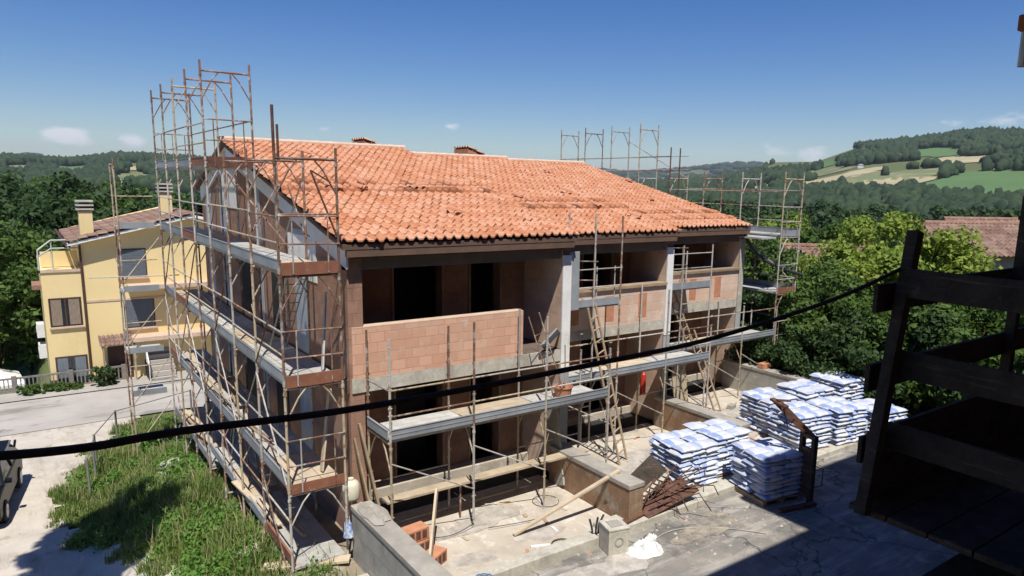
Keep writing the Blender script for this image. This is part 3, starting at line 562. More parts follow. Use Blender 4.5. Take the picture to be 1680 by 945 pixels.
# ------------------------------------------------------------------ the three new houses
SL = .2355
def tiles(x0, x1, yE, zE, yR, seed, bands=(), p=.212, c=.375, bare=None):
    """pantile roof sheet: barrels across, stepped courses up the slope, tint per tile"""
    rg = np.random.RandomState(seed); nx = int(round((x1-x0)/p)); nc = int(round((yR-yE)/(c*math.cos(math.atan(SL))))); nxs = 10
    us = np.linspace(0, 1, nxs+1)[:-1]; xs = np.concatenate([x0+(i+us)*(x1-x0)/nx for i in range(nx)]+[[x1]]); cols = len(xs)
    ph = (xs-x0)/((x1-x0)/nx); prof = .030*np.cos(2*np.pi*(ph-.25))+.012*np.cos(4*np.pi*(ph-.25))
    dy = (yR-yE)/nc; rows = []
    jit = rg.normal(0, .010, (nc, nx+1)); jx = rg.normal(0, .006, (nc, nx+1)); lift = np.zeros(nc)
    for b0, b1, hgt in bands:
        lift[b0:b1] = hgt
    ti = np.minimum(ph.astype(int), nx-1)
    for j in range(nc):
        for t, dz in ((0, .036), (.55, .016), (1.0, .002)):
            yy = yE+(j+t)*dy+(jit[j][ti] if t == 0 else 0); zz = zE+SL*(yE+(j+t)*dy-yE)+prof+dz+lift[j]*(1 if t < 1 else .3)+jit[j][ti]*.4
            rows.append(np.stack([xs+jx[j][ti]*0, np.broadcast_to(yy, xs.shape), zz], -1))
    # front skirt of every course
    V = []; Q = []; T = []; tt = rg.rand(nc, nx+1)
    for j in range(nc):
        a = rows[3*j]; sk = a.copy(); sk[:, 2] -= .030+lift[j]*.9; sk[:, 1] += .004
        for rr in (sk, a, rows[3*j+1], rows[3*j+2]): V.append(rr)
        base = j*4*cols; tj = np.where(rg.rand(nx+1) < .38, rg.rand(nx+1)*.13, .14+.86*tt[j]) if lift[j] > 0 else .14+.86*tt[j]
        for k in range(3):
            i0 = base+k*cols+np.arange(cols-1); Q.append(np.stack([i0, i0+1, i0+1+cols, i0+cols], -1)); T.append(tj[ti[:-1]])
    return np.concatenate(V), np.concatenate(Q), np.concatenate(T)
def tilemat(name, A, B, C_, dirt):
    m = bpy.data.materials.new(name); m.use_nodes = True; t = m.node_tree; N = t.nodes; L = t.links; b = N['Principled BSDF']; b.inputs['Roughness'].default_value = .85; b.inputs['Specular IOR Level'].default_value = .2
    at = N.new('ShaderNodeAttribute'); at.attribute_name = 'tint'; rp = N.new('ShaderNodeValToRGB'); e = rp.color_ramp.elements
    e[0].color = (A[0]*.42, A[1]*.45, A[2]*.5, 1); e[1].color = (*C_, 1); e.new(.14).color = (*A, 1); e.new(.55).color = (*B, 1); L.new(at.outputs['Fac'], rp.inputs[0])
    g = N.new('ShaderNodeNewGeometry'); n = N.new('ShaderNodeTexNoise'); n.inputs['Scale'].default_value = .8; n.inputs['Detail'].default_value = 8; n.inputs['Roughness'].default_value = .7; L.new(g.outputs['Position'], n.inputs['Vector'])
    mr = N.new('ShaderNodeMapRange'); mr.inputs['From Min'].default_value = .48; mr.inputs['From Max'].default_value = .75; mr.inputs['To Max'].default_value = .55; L.new(n.outputs['Fac'], mr.inputs['Value'])
    x = N.new('ShaderNodeMixRGB'); L.new(mr.outputs[0], x.inputs['Fac']); L.new(rp.outputs[0], x.inputs['Color1']); x.inputs['Color2'].default_value = (*dirt, 1)
    n2 = N.new('ShaderNodeTexNoise'); n2.inputs['Scale'].default_value = 14; n2.inputs['Detail'].default_value = 4; L.new(g.outputs['Position'], n2.inputs['Vector'])
    hs = N.new('ShaderNodeHueSaturation'); r2_ = N.new('ShaderNodeMapRange'); r2_.inputs['To Min'].default_value = .72; r2_.inputs['To Max'].default_value = 1.28; L.new(n2.outputs['Fac'], r2_.inputs['Value']); L.new(r2_.outputs[0], hs.inputs['Value']); L.new(x.outputs[0], hs.inputs['Color'])
    L.new(hs.outputs[0], b.inputs['Base Color']); return m
M['tile'] = tilemat('new_clay_tile', (.48, .205, .105), (.56, .265, .145), (.61, .345, .225), (.53, .30, .195))
M['oldtile_geo'] = tilemat('old_clay_tile', (.16, .095, .075), (.23, .14, .11), (.30, .21, .16), (.17, .13, .10))
M['ridge'] = mat('ridge_mortar', (.62, .47, .36), (.52, .38, .28), 4, .9, .4, 20)
M['ply'] = mat('shuttering_ply', (.36, .22, .12), (.27, .16, .09), 2, .85, c3=(.45, .34, .22), s3=3)

def zroof(i, y): return EZ[i]+SL*(y-EY[i])
EY = [12.68, 14.2, 15.65]; EZ = [5.93, 5.82, 5.80]; RY = [22.0, 23.5, 25.0]; XS = [(4.9, 10.2), (10.2, 15.2), (15.2, 20.35)]; YF = [13.0, 14.5, 16.0]
LBL = ['nearest new brick house, with the white-edged gable and a pale block parapet', 'middle new brick house, its balcony front of patched brickwork', 'farthest new brick house, beside the trees and the garden wall end']
REAR = [26.0, 27.5, 28.5]
for i in range(3):
    x0, x1 = XS[i]; yf = YF[i]; ye = EY[i]; ze = EZ[i]; yr = RY[i]; rear = REAR[i]; lg = yf+1.55
    H_ = empty('terraced_house', (x0, yf, 0), 0, LBL[i], 'house', 'new terraced houses under construction'); O = (-x0, -yf, 0)
    def P(mb, name, m, bevel=0, parent=None, smooth=False):
        return mb.build(name, m, parent or H_, (0, 0, 0) if parent else O, bevel=bevel, smooth=smooth)
    # roof: front slope of tiles, boarding, rear slope
    rx0 = x0-(.20 if i == 0 else 0); rx1 = x1+(.12 if i < 2 else .05)
    bands = {0: ((10, 11, .065), (12, 13, .035)), 1: ((6, 7, .06), (8, 9, .035)), 2: ((2, 3, .045), (4, 5, .035))}[i]
    v, qd, T = tiles(rx0, rx1, ye, ze, yr, 11+i, bands)
    rf = inst('roof', npmesh('roof', v, qd, M['tile'], True, T), H_, O)
    try: rf.data.set_sharp_from_angle(angle=R(40))
    except Exception: pass
    b = MB(); th = .10
    b.prism([(ye+.05, ze-.06), (yr, ze+SL*(yr-ye)-.04), (yr, ze+SL*(yr-ye)-.04-th), (ye+.05, ze-.06-th)], 0, rx0+.03, rx1-.03)
    zr = ze+SL*(yr-ye)
    b.prism([(yr, zr-.04), (rear+.5, zr-.30*(rear+.5-yr)-.04), (rear+.5, zr-.30*(rear+.5-yr)-.04-th), (yr, zr-.04-th)], 0, rx0+.03, rx1-.03)
    P(b, 'roof_boarding', M['fascia'], parent=None)
    b = MB(); nr = int((rx1-rx0)/.40)
    for k in range(nr):
        xa = rx0+(rx1-rx0)*k/nr; xb = rx0+(rx1-rx0)*(k+1)/nr+.03
        n = 8; vs = []
        for (xx, rr) in ((xa, .105), (xb, .12)):
            for a in range(n+1): t = math.pi*a/n; vs.append((xx, yr+rr*math.cos(t)*1.1, zr-.02+rr*math.sin(t)))
        b.add(vs, [(a, a+1, n+2+a, n+1+a) for a in range(n)])
    b.box(rx0+.02, rx1-.02, yr-.14, yr+.12, zr-.05, zr+.035); P(b, 'ridge', M['ridge'])
    # loose tiles lying on the roof
    rg = np.random.RandomState(60+i)
    for k in range({0: 7, 1: 4, 2: 4}[i]):
        lx = rg.uniform(x0+.4, x1-.4); ly = (ye+3.75+rg.uniform(-.3, .25)) if i == 0 and k < 5 else rg.uniform(ye+1, yr-2)
        b = MB(); n = 6; vs = []
        for yy in (0, .42):
            for a in range(n+1): t = math.pi*a/n; vs.append((.075*math.cos(t), yy, .06*math.sin(t)))
        b.add(vs, [(a, a+1, n+2+a, n+1+a) for a in range(n)]); o = b.build('loose_tile', M['terracotta'], H_, (lx-x0, ly-yf, ze+SL*(ly-ye)+.10), (math.atan(SL), rg.uniform(-.2, .2), rg.uniform(-1.5, 1.5)))
        sm = o.modifiers.new('thick', 'SOLIDIFY'); sm.thickness = .012
    # eave beam and gutter board
    b = MB(); b.box(rx0+.12, x1+.02, ye+.06, ye+.16, ze-.30, ze-.075); P(b, 'fascia', M['fascia'])
    b = MB(); b.box(x0, x1-.15, yf+.02, yf+.26, ze-.58, ze-.34); P(b, 'eave_beam', mat('eave_beam_concrete', (.20, .16, .13), (.15, .12, .10), 2, .9))
    b = MB(); b.box(x0+.02, x1-.16, ye+.162, lg+.2, ze-.335, ze-.30); P(b, 'soffit', M['fascia'])
    # party / end walls
    zt0 = ze+SL*(yf-ye)-.2; ztr = zr-.16
    if i == 0:
        b = MB(); b.prism([(yf+.001, -3.2), (yf+.001, zt0), (yr, ztr), (rear, zr-.30*(rear-yr)-.2), (rear, -3.6)], 0, 4.9, 5.2); P(b, 'gable_wall', M['brick'])
        for (ya, yb) in ((15.3, 16.2), (22.5, 23.4), (24.6, 25.4), (18.9, 19.25)):
            b = MB(); b.box(4.893, 4.95, ya, yb, -1.5, min(zt0+SL*(ya-yf), ztr)-.38); P(b, 'column', M['column'])
        b = MB(); b.prism([(yf-.1, zt0-.42), (yr, ztr-.42), (yr, ztr+.06), (yf-.1, zt0+.06)], 0, 4.86, 4.90); P(b, 'verge_band', M['white'])
        b = MB(); b.prism([(yr, ztr-.42), (rear, zr-.30*(rear-yr)-.62), (rear, zr-.30*(rear-yr)-.2), (yr, ztr+.06)], 0, 4.862, 4.90); P(b, 'verge_band', M['white'])
        b = MB(); b.box(4.885, 4.93, 14.7, 16.6, 4.9, 5.85); P(b, 'insulation_panel', M['white']); b = MB(); b.box(4.885, 4.93, 21.3, 22.9, 6.2, 7.4); P(b, 'insulation_panel', M['white'])
        for (ya, yb, za, zb) in ((17.1, 18.1, 3.4, 5.1), (20.2, 21.3, 3.4, 5.1), (17.1, 18.1, .4, 2.3), (20.2, 21.3, .4, 2.3)):
            b = MB(); b.box(4.886, 4.93, ya, yb, za, zb); wf = P(b, 'window_opening', M['tar'])  # flat panel, its near-black colour stands for the shade inside the window
            b = MB(); b.box(4.84, 4.95, ya-.08, yb+.08, za-.09, za-.003); P(b, 'window_sill', M['concrete'])
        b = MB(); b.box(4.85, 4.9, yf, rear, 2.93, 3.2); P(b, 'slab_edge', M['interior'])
    pw0, pw1 = x1-.10, x1+.12
    b = MB(); b.prism([(yf, -1), (yf, zt0), (yr, ztr), (rear, zr-.30*(rear-yr)-.2), (rear, -3)], 0, pw0, pw1); P(b, 'party_wall' if i < 2 else 'end_wall', M['patch_brick'] if False else M['brick'])
    # sunlit inner side of the party wall carries patched brick with a mortar band, colour lightened for the strong sun
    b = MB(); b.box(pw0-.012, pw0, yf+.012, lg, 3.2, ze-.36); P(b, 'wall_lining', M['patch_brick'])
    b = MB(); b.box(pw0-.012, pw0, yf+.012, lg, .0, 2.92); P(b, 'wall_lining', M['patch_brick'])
    b = MB(); b.box(pw0-.02, pw1+.01, yf-.045, yf-.002, 2.72, ze-.50); P(b, 'plaster_strip', M['white'] if i < 2 else M['cream_conc'])
    b = MB(); b.box(pw0-.02, pw1+.02, yf-.03, yf-.002, .0, 2.70); P(b, 'plaster_strip', M['grey_render'])
    # floors
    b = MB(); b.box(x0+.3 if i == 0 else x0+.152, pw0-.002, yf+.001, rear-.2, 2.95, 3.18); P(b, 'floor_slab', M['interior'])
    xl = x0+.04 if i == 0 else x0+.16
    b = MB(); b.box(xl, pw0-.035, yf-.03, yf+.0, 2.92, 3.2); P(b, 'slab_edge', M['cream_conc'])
    b = MB(); b.box(x0+.3 if i == 0 else x0+.152, pw0-.002, yf+.3, rear-.2, -.3, -.01); P(b, 'ground_slab', M['tar'])  # slab coloured near-black to deepen the shade under deck and floor
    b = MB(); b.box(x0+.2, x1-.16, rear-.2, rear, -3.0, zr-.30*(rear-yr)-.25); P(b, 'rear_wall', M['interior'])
    # loggia back walls, two floors, with openings
    for (za, zb, fl) in ((.0, 2.95, 0), (3.18, ze-.34, 1)):
        w_in = x0+(.3 if i == 0 else .152); ops = [(x0+1.65, x0+2.85), (x0+3.62, x0+4.45)] if i == 0 else ([(x0+.35, x0+1.45), (x0+3.0, x0+4.1)] if i == 1 else [(x0+.5, x0+1.6), (x0+2.9, x0+3.9)])
        zl = zb-.38; b = MB(); xp = w_in
        for (a, c_) in ops:
            b.box(xp, a, lg, lg+.3, za, zb); b.box(a, c_, lg, lg+.3, zl, zb); xp = c_
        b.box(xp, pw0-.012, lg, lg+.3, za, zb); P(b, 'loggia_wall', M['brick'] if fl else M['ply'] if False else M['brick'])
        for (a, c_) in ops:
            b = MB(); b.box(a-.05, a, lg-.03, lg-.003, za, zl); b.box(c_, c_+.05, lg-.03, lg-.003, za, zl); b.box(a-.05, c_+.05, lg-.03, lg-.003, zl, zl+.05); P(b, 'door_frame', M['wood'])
            b = MB(); b.box(a+.0, c_, lg+.9, lg+1.0, za, zb-.02); P(b, 'inner_partition', M['tar'])  # panel behind the doorway, shade of the inside painted near-black
    # balcony parapets
    if i == 0:
        b = MB(); b.box(4.96, 8.98, yf-.028, yf+.22, 3.2, 4.22); P(b, 'parapet', M['parapet'])
        b = MB(); b.box(4.96, 8.98, yf-.03, yf+.222, 4.22, 4.235); P(b, 'mortar_cap', M['ridge'])
    else:
        b = MB(); b.box(x0+.95 if i == 1 else x0+1.0, pw0-.032, yf-.028, yf+.22, 3.2, 4.22); P(b, 'parapet', M['patch_brick'])
        b = MB()
        for k in range(3):
            xa = x0+1.3+k*1.25; b.box(xa, xa+.32, yf-.034, yf-.027, 3.35, 4.05)
        P(b, 'brick_patch', M['terracotta'])
        b = MB(); b.box(x0+.16, pw0-.035, yf-.10, yf+.26, 4.235, 4.31); P(b, 'parapet_board', M['wood'])
    # step in front of the ground-floor openings
    b = MB(); b.box(xl+.3, pw0-.05, lg-.35, lg-.01, 0.0, .22); P(b, 'doorstep', M['yard'])
# small raised roofs behind the ridges
for (px, py, yy, lb) in ((598, 246, 22.9, 'small tiled dormer behind the ridge of the nearest house'), (768, 255, 24.4, 'small tiled dormer behind the ridge of the middle house')):
    v = ray(px, 240); t = yy/v.y; xx = v.x*t; D_ = empty('dormer', (xx, yy, 7.7), 0, lb, 'dormer', 'raised dormers behind the ridge')
    b = MB(); b.prism([(0, 0), (0, .66), (1.45, .12), (1.45, 0)], 1, 0, 1.1); b.build('dormer_wall', M['terracotta'], D_)
    p_, q_, T = tiles(-.05, 1.15, 0, 0, 1.5, 3); ang = math.atan(SL)
    # slope falls towards +x: build the tile sheet rotated
    vv = np.stack([1.48-p_[:, 1], p_[:, 0], .16+ (p_[:, 2]-SL*p_[:, 1])+.38*p_[:, 1]], -1)
    inst('dormer_roof', npmesh('dormer_roof', vv, q_[:, ::-1], M['tile'], True, T), D_)

# ------------------------------------------------------------------ garden walls
def gwall(x0, x1, y0, y1, z0, z1, label, body=M['lowbrick']):
    G = empty('garden_wall', (x0, y0, 0), 0, label, 'wall', 'low walls between the terraces'); b = MB(); b.box(0, x1-x0, 0, y1-y0, z0, z1-.11); b.build('wall_body', body, G)
    b = MB(); b.box(-.02, x1-x0+.02, -.02, y1-y0+.02, z1-.107, z1); b.build('coping', M['concrete'], G, bevel=.015); return G
gwall(9.76, 10.16, 10.1, 12.9, -.6, .90, 'low wall with brown brick face between the first two terraces')
gwall(14.82, 15.20, 11.3, 14.45, -.6, .90, 'low wall with brown brick face between the second and third terraces')
gwall(20.0, 20.4, 11.6, 16.2, -.9, .98, 'long grey block wall closing the far terrace', M['block'])
gwall(4.62, 5.0, 9.0, 12.35, -1.3, .92, 'tall grey block wall in the foreground left of the nearest terrace', M['block'])
b = MB(); b.prism([(16.6, 10.9), (18.9, 10.7), (19.3, 11.6), (17.0, 12.0)], 2, .01, .16); tag(b.build('concrete_slab', M['concrete'], bevel=.02), 'flat concrete slab lying on the third terrace behind the bag stacks', 'slab')
# passage slab at the corner scaffold
slab('kerb', 3.75, 4.6, 9.2, 11.6, -.9, -.12, M['cream_conc']); slab('path', 3.95, 4.9, 12.3, 18, -1.4, -.45, M['concrete'])
#@@PART3
# ------------------------------------------------------------------ scaffolding
TR = .0242
def frame_mesh(h=2.0, top=.0, seed=0, m='steel', brace=True, xb=True):
    """one H frame, across local y from 0 to 1.05, z from 0 (foot) to h (cross bar just under deck)"""
    b = MB(); rg = random.Random(seed)
    for y in (0, 1.05):
        b.tube((0, y, .0), (0, y, h+top), TR, 8)
        b.tube((0, y, .0), (0, y, .09), .031, 8); b.tube((0, y, h-.16), (0, y, h-.11), .033, 8)
        for z in (.5, 1.0): b.tube((-.045, y, z), (.045, y, z), .013, 6)
        if rg.random() < .5: b.tube((-.03, y, 1.0+rg.uniform(-.3, .4)), (.07, y+rg.uniform(-.03, .03), 1.0+rg.uniform(-.2, .5)), .010, 5)
    if xb:
        b.tube((0, 0, h-.045), (0, 1.05, h-.045), .023, 8)
        if brace:
            for s, y0 in ((1, 0), (-1, 1.05)): b.path([(0, y0+s*.02, h-.62), (0, y0+s*.24, h-.22), (0, y0+s*.37, h-.07)], .016, 6)
    return b.mesh('scaffold_frame', M[m])
FM = {}
def fm(h, top, m, brace=True, xb=True, v=0):
    k = (round(h, 2), round(top, 2), m, brace, xb, v)
    if k not in FM: FM[k] = frame_mesh(h, top, hash(k) % 997, m, brace, xb)
    return FM[k]
def deck_mesh(L=1.8, wd=.98, m='deck', seed=0):
    b = MB(); n = 3; w_ = wd/n; rg = random.Random(seed)
    for k in range(n):
        y0 = .035+k*w_; dx = rg.uniform(-.0, .03); b.box(.0+dx, L-.012, y0+.006, y0+w_-.006, .002, .052)
        b.box(.0+dx, L-.012, y0+.012, y0+.03, -.022, .0); b.box(.0+dx, L-.012, y0+w_-.03, y0+w_-.012, -.022, .0)
    return b.mesh('deck', M[m])
def toe_mesh(L=1.8, h=.18, m='toe'):
    b = MB(); b.box(.02, L-.02, 0, .022, .055, .055+h); b.box(.02, L-.02, -.012, .03, .055+h, .065+h); b.box(.02, L-.02, -.008, .0, .055+h*.45, .055+h*.55); return b.mesh('toe_board', M[m])
def rail_mesh(L=1.8, m='steel', r=.017):
    b = MB(); b.tube((0, 0, 0), (L, 0, 0), r, 7); return b.mesh('guard_rail', M[m])
DM = [deck_mesh(m=a, seed=i) for i, a in enumerate(('deck', 'deck', 'palewood', 'deck'))]; TM = [toe_mesh(m='toe'), toe_mesh(m='toe'), toe_mesh(m='toerust')]; RM = [rail_mesh(m='steel'), rail_mesh(m='rust'), rail_mesh(m='oldpaint')]
rgs = random.Random(11)
def diag(parent, p, q, m='steel', r=.016):
    b = MB(); b.tube(p, q, r, 6); return b.build('diagonal_brace', M[m], parent)
def clutter(parent, p, L, wd, n, seed, name='loose_board'):
    pass

# --- left scaffold along the gable: local x runs along world +Y, local y from inner (0) to outer (1.05)
LS = empty('scaffold', (4.52, 12.36, 0), R(90), 'long rusty scaffold along the gable side, rising to the topmost platform', 'scaffold')
lv = [-.57, 1.43, 3.43, 5.43]
for n in range(8):
    x = n*1.8; foots = [-.57] if n < 3 else [-2.4, -.57]
    for z in foots+[1.43, 3.43, 5.43]:
        h = 2.0 if z != -2.4 else 1.83; mt = 'steel' if rgs.random() < .5 else ('rust' if rgs.random() < .6 else 'oldpaint')
        if z == 5.43 and n in (0, 1, 2): mt = 'rust' if n == 0 else mt
        inst('scaffold_frame', fm(h, .16 if z == 5.43 else 0, mt, v=rgs.randint(0, 2)), LS, (x, 0, z))
    if n >= 3: inst('scaffold_frame', fm(2.0, .18, 'rust' if n != 5 else 'oldpaint', v=1), LS, (x, 0, 7.43))
for n in range(7):
    x = n*1.8
    for k, z in enumerate((-.1 if n < 4 else -.57, 1.43, 3.43, 5.43)+((7.27,) if n >= 3 else ())):
        inst('deck', DM[(n*3+k*2) % 4] if z < 7 else DM[0], LS, (x, 0, z), (0, 0, 0))
        inst('toe_board', TM[0 if (n+k) % 7 else 2], LS, (x, 1.05-.05, z-.005))
        if z > 7: pass
        for dz in ((.55, 1.0) if (z != 5.43 or n >= 0) else ()):
            if z < 0 and dz < .6: continue
            if z == -.57: continue
            inst('guard_rail', RM[rgs.choice((0, 0, 1, 2))], LS, (x, 1.05, z+dz+rgs.uniform(-.02, .02)))
    if n % 2 == 0:
        diag(LS, (x, 1.07, 1.5), (x+1.8, 1.07, 3.3), 'steel'); diag(LS, (x+1.8, 1.07, 3.5), (x, 1.07, 5.3), 'rust'); diag(LS, (x, 1.07, -.5), (x+1.8, 1.07, 1.3), 'rust')
    else:
        diag(LS, (x+1.8, 1.07, 1.5), (x, 1.07, 3.3), 'steel'); diag(LS, (x+1.8, -.02, 5.5), (x, -.02, 7.2), 'steel')
    if n >= 3: inst('guard_rail', RM[1], LS, (x, 0, 8.36))
# end guards at the near end
for z, m in ((1.43, 'toerust'), (3.43, 'toerust'), (5.43, 'toerust')):
    b = MB(); b.box(-.035, -.01, .03, 1.02, z-.02, z+.20 if z > 3 else z+.17); b.build('end_board', M[m], LS)
    for dz in (.50, .98): b = MB(); b.tube((-.03, 0, z+dz), (-.03, 1.05, z+dz+.02), .016, 7); b.build('end_rail', M['rust'], LS)
    b = MB(); b.tube((-.045, .82, z), (-.045, .82, z+1.0), .014, 6); b.build('end_post', M['steel'], LS); b = MB(); b.tube((-.045, .2, z), (-.045, .2, z+.95), .014, 6); b.build('end_post', M['rust'], LS)
x3 = 5.4
b = MB(); b.box(x3-.035, x3-.01, .03, 1.02, 7.27, 7.52); b.build('end_board', M['rustiron'], LS)
for dz in (.52, .98): b = MB(); b.tube((x3-.03, 0, 7.36+dz), (x3-.03, 1.05, 7.36+dz), .016, 7); b.build('end_rail', M['rust'], LS)
for y in (.2, .85): b = MB(); b.tube((x3-.045, y, 7.3), (x3-.045, y, 8.34), .014, 6); b.build('end_post', M['rust'], LS)
for y in (.2, .55, .85): b = MB(); b.tube((12.62, y, 7.3), (12.62, y, 8.34), .014, 6); b.build('end_post', M['rust'], LS)
for dz in (.52, .98): b = MB(); b.tube((12.63, 0, 7.36+dz), (12.63, 1.05, 7.36+dz), .016, 7); b.build('end_rail', M['rust'], LS)
b = MB(); b.tube((0, 1.05, 7.5), (0, 1.05, 8.24), .026, 8); b.tube((0, .98, 7.35), (.0, .98, 7.93), .022, 8); b.build('guard_post', M['rustiron'], LS)
b = MB(); b.tube((0, 0, 6.45), (0, 1.05, 6.45), .018, 7); b.build('end_rail', M['rust'], LS)
b = MB(); b.tube((0, 0, 6.0), (0, .45, 7.2), .018, 7); b.tube((0, .45, 7.2), (0, .1, 7.0), .014, 6); b.build('diagonal_brace', M['rustiron'], LS)
for p, q in (((1.8, 1.05, 6.0), (3.6, .0, 6.9)), ((.3, .5, 6.1), (1.8, .3, 6.9)), ((2.0, .2, 5.6), (4.2, .9, 7.2))): diag(LS, p, q, 'rust')

# loose tubes, battens and boards dumped on the lower platforms
JG = 'boards and tubes dumped on the gable scaffold'
for i in range(26):
    z, lo_, hi_ = random.choice(((1.50, 1.5, 11), (-.03, .5, 6), (3.50, 3.5, 11), (-.5, 7.4, 12), (1.5, 5, 12)))
    y0 = 12.36+random.uniform(lo_, hi_-1.6); xx = 3.47+random.uniform(.12, .8); L = random.uniform(1.0, 2.6); a = random.uniform(-.16, .16)
    if xx+math.sin(a)*L > 4.6: a = -abs(a)
    hz_ = random.uniform(.02, .16)
    b = MB(); kind = i % 3
    if kind == 0: b.tube((0, 0, 0), (math.sin(a)*L, math.cos(a)*L, hz_), .022, 8); o = b.build('loose_tube', M['rust']); lb, ct = 'rusty loose tube lying on the gable scaffold deck', 'tube'
    elif kind == 1: b.beam((0, 0, .02), (math.sin(a)*L, math.cos(a)*L, hz_+.02), .14, .035); o = b.build('loose_board', M['palewood']); lb, ct = 'pale loose board lying on the gable scaffold deck', 'board'
    else: b.beam((0, 0, .03), (math.sin(a)*L, math.cos(a)*L, hz_+.03), .06, .06); o = b.build('loose_batten', M['wood']); lb, ct = 'thin brown batten lying on the gable scaffold deck', 'batten'
    o.location = (xx, y0, z+.08); tag(o, lb, ct, JG+' ('+ct+'s)')
# long props leaning inside the lowest lift
for i in range(12):
    y0 = 12.36+2.6+i*.72+random.uniform(-.2, .2); b = MB(); b.tube((0, 0, 0), (random.uniform(-.5, .35), random.uniform(-.9, .9), 1.9), .020, 7)
    o = b.build('loose_tube', M[random.choice(('rust', 'oldpaint', 'steel'))]); o.location = (3.75+random.uniform(-.1, .3), y0, .02 if y0 < 20 else -.5); tag(o, 'rusty tube leaning inside the lowest lift of the gable scaffold', 'tube', 'tubes leaning in the lowest lift')

# --- far left scaffold tower in front of the yellow house
LT = empty('scaffold', (3.38, 25.6, 0), R(180), 'slim scaffold bay jutting out at the far end, in front of the yellow house', 'scaffold')
def turned(h, top, m): return fm(h, top, m)
for z in (-2.6, -.57, 1.43, 3.43, 5.43):
    inst('scaffold_frame', fm(2.0, .0 if z < 5 else .0, random.choice(('oldpaint', 'rust', 'steel')), v=3), LT, (1.0, -1.05, z))
inst('guard_post', MB().tube((0, 0, 0), (0, 0, .25), TR, 8).mesh('guard_post', M['rust']), LT, (1.0, 0, 7.35))
for z in (.0, 1.43, 3.43, 5.43):
    b = MB(); b.box(-.0, 1.0, -1.0, -.02, z+.002, z+.05); b.build('deck', M['deck'], LT); b = MB(); b.box(0, 1.0, -.02, .0, z+.0, z+.19); b.build('toe_board', M['toe'], LT)
    b = MB(); b.tube((1.0, 0, z+1.0), (0, 0, z+1.0), .017, 7); b.build('guard_rail', M['oldpaint'], LT); b = MB(); b.tube((1.0, 0, z-1.7), (-.1, 0, z-.3), .017, 7); b.build('diagonal_brace', M['oldpaint'], LT)
b = MB(); b.tube((1.9, .05, 3.95), (-.6, .05, 3.9), .018, 7); b.build('guard_rail', M['deck'], LT)

# --- front scaffolds; local x along world X, local y from outer (0) to inner (1.05)
def front(name, x0, y0, n, z0, deckz, label, tops, rails=True, decks=None):
    S = empty('scaffold', (x0, y0, 0), 0, label, 'scaffold')
    for k in range(n+1):
        if tops[k] is None: continue
        inst('scaffold_frame', fm(deckz-z0, 0, 'steel' if k % 2 else 'oldpaint', v=k), S, (k*1.8, 0, z0))
        for y in (0, 1.05):
            b = MB(); b.tube((k*1.8, y, -.0), (k*1.8, y, z0+.1), .017, 8); b.box(k*1.8-.07, k*1.8+.07, y-.07, y+.07, -.0, .012); b.build('base_jack', M['steel'], S)
            tz = tops[k] if y == 0 else tops[k]-.25*(k % 2)
            b = MB(); b.tube((k*1.8, y, deckz), (k*1.8, y, tz), TR, 8)
            for zz in (deckz+.52, deckz+.66, deckz+1.02, deckz+1.3): b.tube((k*1.8-.04, y, zz), (k*1.8+.04, y, zz), .014, 6)
            b.build('guard_post', M['rust' if k in (1,) or (y and k == 0) else 'steel'], S)
    for k in range(n):
        if decks is not None and k not in decks: continue
        inst('deck', DM[(0, 2, 0, 1)[k % 4]], S, (k*1.8, 0, deckz)); inst('toe_board', TM[0], S, (k*1.8, .01, deckz-.01))
        for dz in (.5, 1.0):
            inst('guard_rail', RM[(k+int(dz*2)) % 3], S, (k*1.8, 0, deckz+dz))
        diag(S, (k*1.8, -.02, deckz-.42), (k*1.8+1.8, -.02, deckz-1.35)) if k != n-1 or True else None
        if k % 2 == 0: inst('guard_rail', RM[0], S, (k*1.8, 1.05, 1.05))
    return S
S1 = front('s', 5.2, 11.8, 3, .22, 2.23, 'front scaffold before the nearest house with one long pale deck', [4.2, 4.35, 4.3, 3.4])
inst('toe_board', toe_mesh(1.0, .18, 'toe'), S1, (-.02, .03, 2.22), (0, 0, R(90)))
for y in (0.0, 1.05): b = MB(); b.tube((0, 0, 3.22), (0, 1.05, 3.2), .016, 6); b.build('end_rail', M['steel'], S1)
b = MB(); b.box(.1, 5.2, .42, .70, .80, .845); b.build('scaffold_board', M['palewood'], S1)
b = MB(); [b.tube((xx, .55, 0), (xx, .55, .79), .02, 6) for xx in (1.8,)]; b.build('board_prop', M['rust'], S1)
b = MB(); [b.tube((xx, .55, 0), (xx, .55, .79), .02, 6) for xx in (4.9,)]; b.build('board_prop', M['rust'], S1)
S2 = front('s', 10.45, 13.35, 3, .1, 2.12, 'front scaffold before the middle house, with a raised side platform', [None, 6.3, 4.3, 3.1], decks=(0, 1, 2))
for y in (0, 1.05):
    b = MB(); b.tube((.92, y, 2.2), (.92, y, 6.35), TR, 8); b.build('guard_post', M['steel'], S2)
inst('scaffold_frame', fm(2.02, 0, 'steel', v=5), S2, (1.5, 0, .1))
b = MB(); b.box(-.05, 1.8, .05, 1.0, 4.02, 4.07); b.build('deck', M['deck'], S2); b = MB(); b.box(-.05, 1.8, .0, .03, 4.07, 4.25); b.build('toe_board', M['toe'], S2)
for xx in (1.05, 1.65): b = MB(); b.tube((xx, .06, 4.07), (xx, .06, 5.05), .016, 6); b.build('guard_post', M['steel'], S2)
for z in (4.55, 5.0): b = MB(); b.tube((-.2, 0, z), (1.85, 0, z), .016, 6); b.build('guard_rail', M['steel'], S2)
for z in (4.6, 5.1): b = MB(); b.tube((.92, 1.05, z), (1.8, .9, z-.04), .016, 6); b.build('guard_rail', M['rust'], S2)
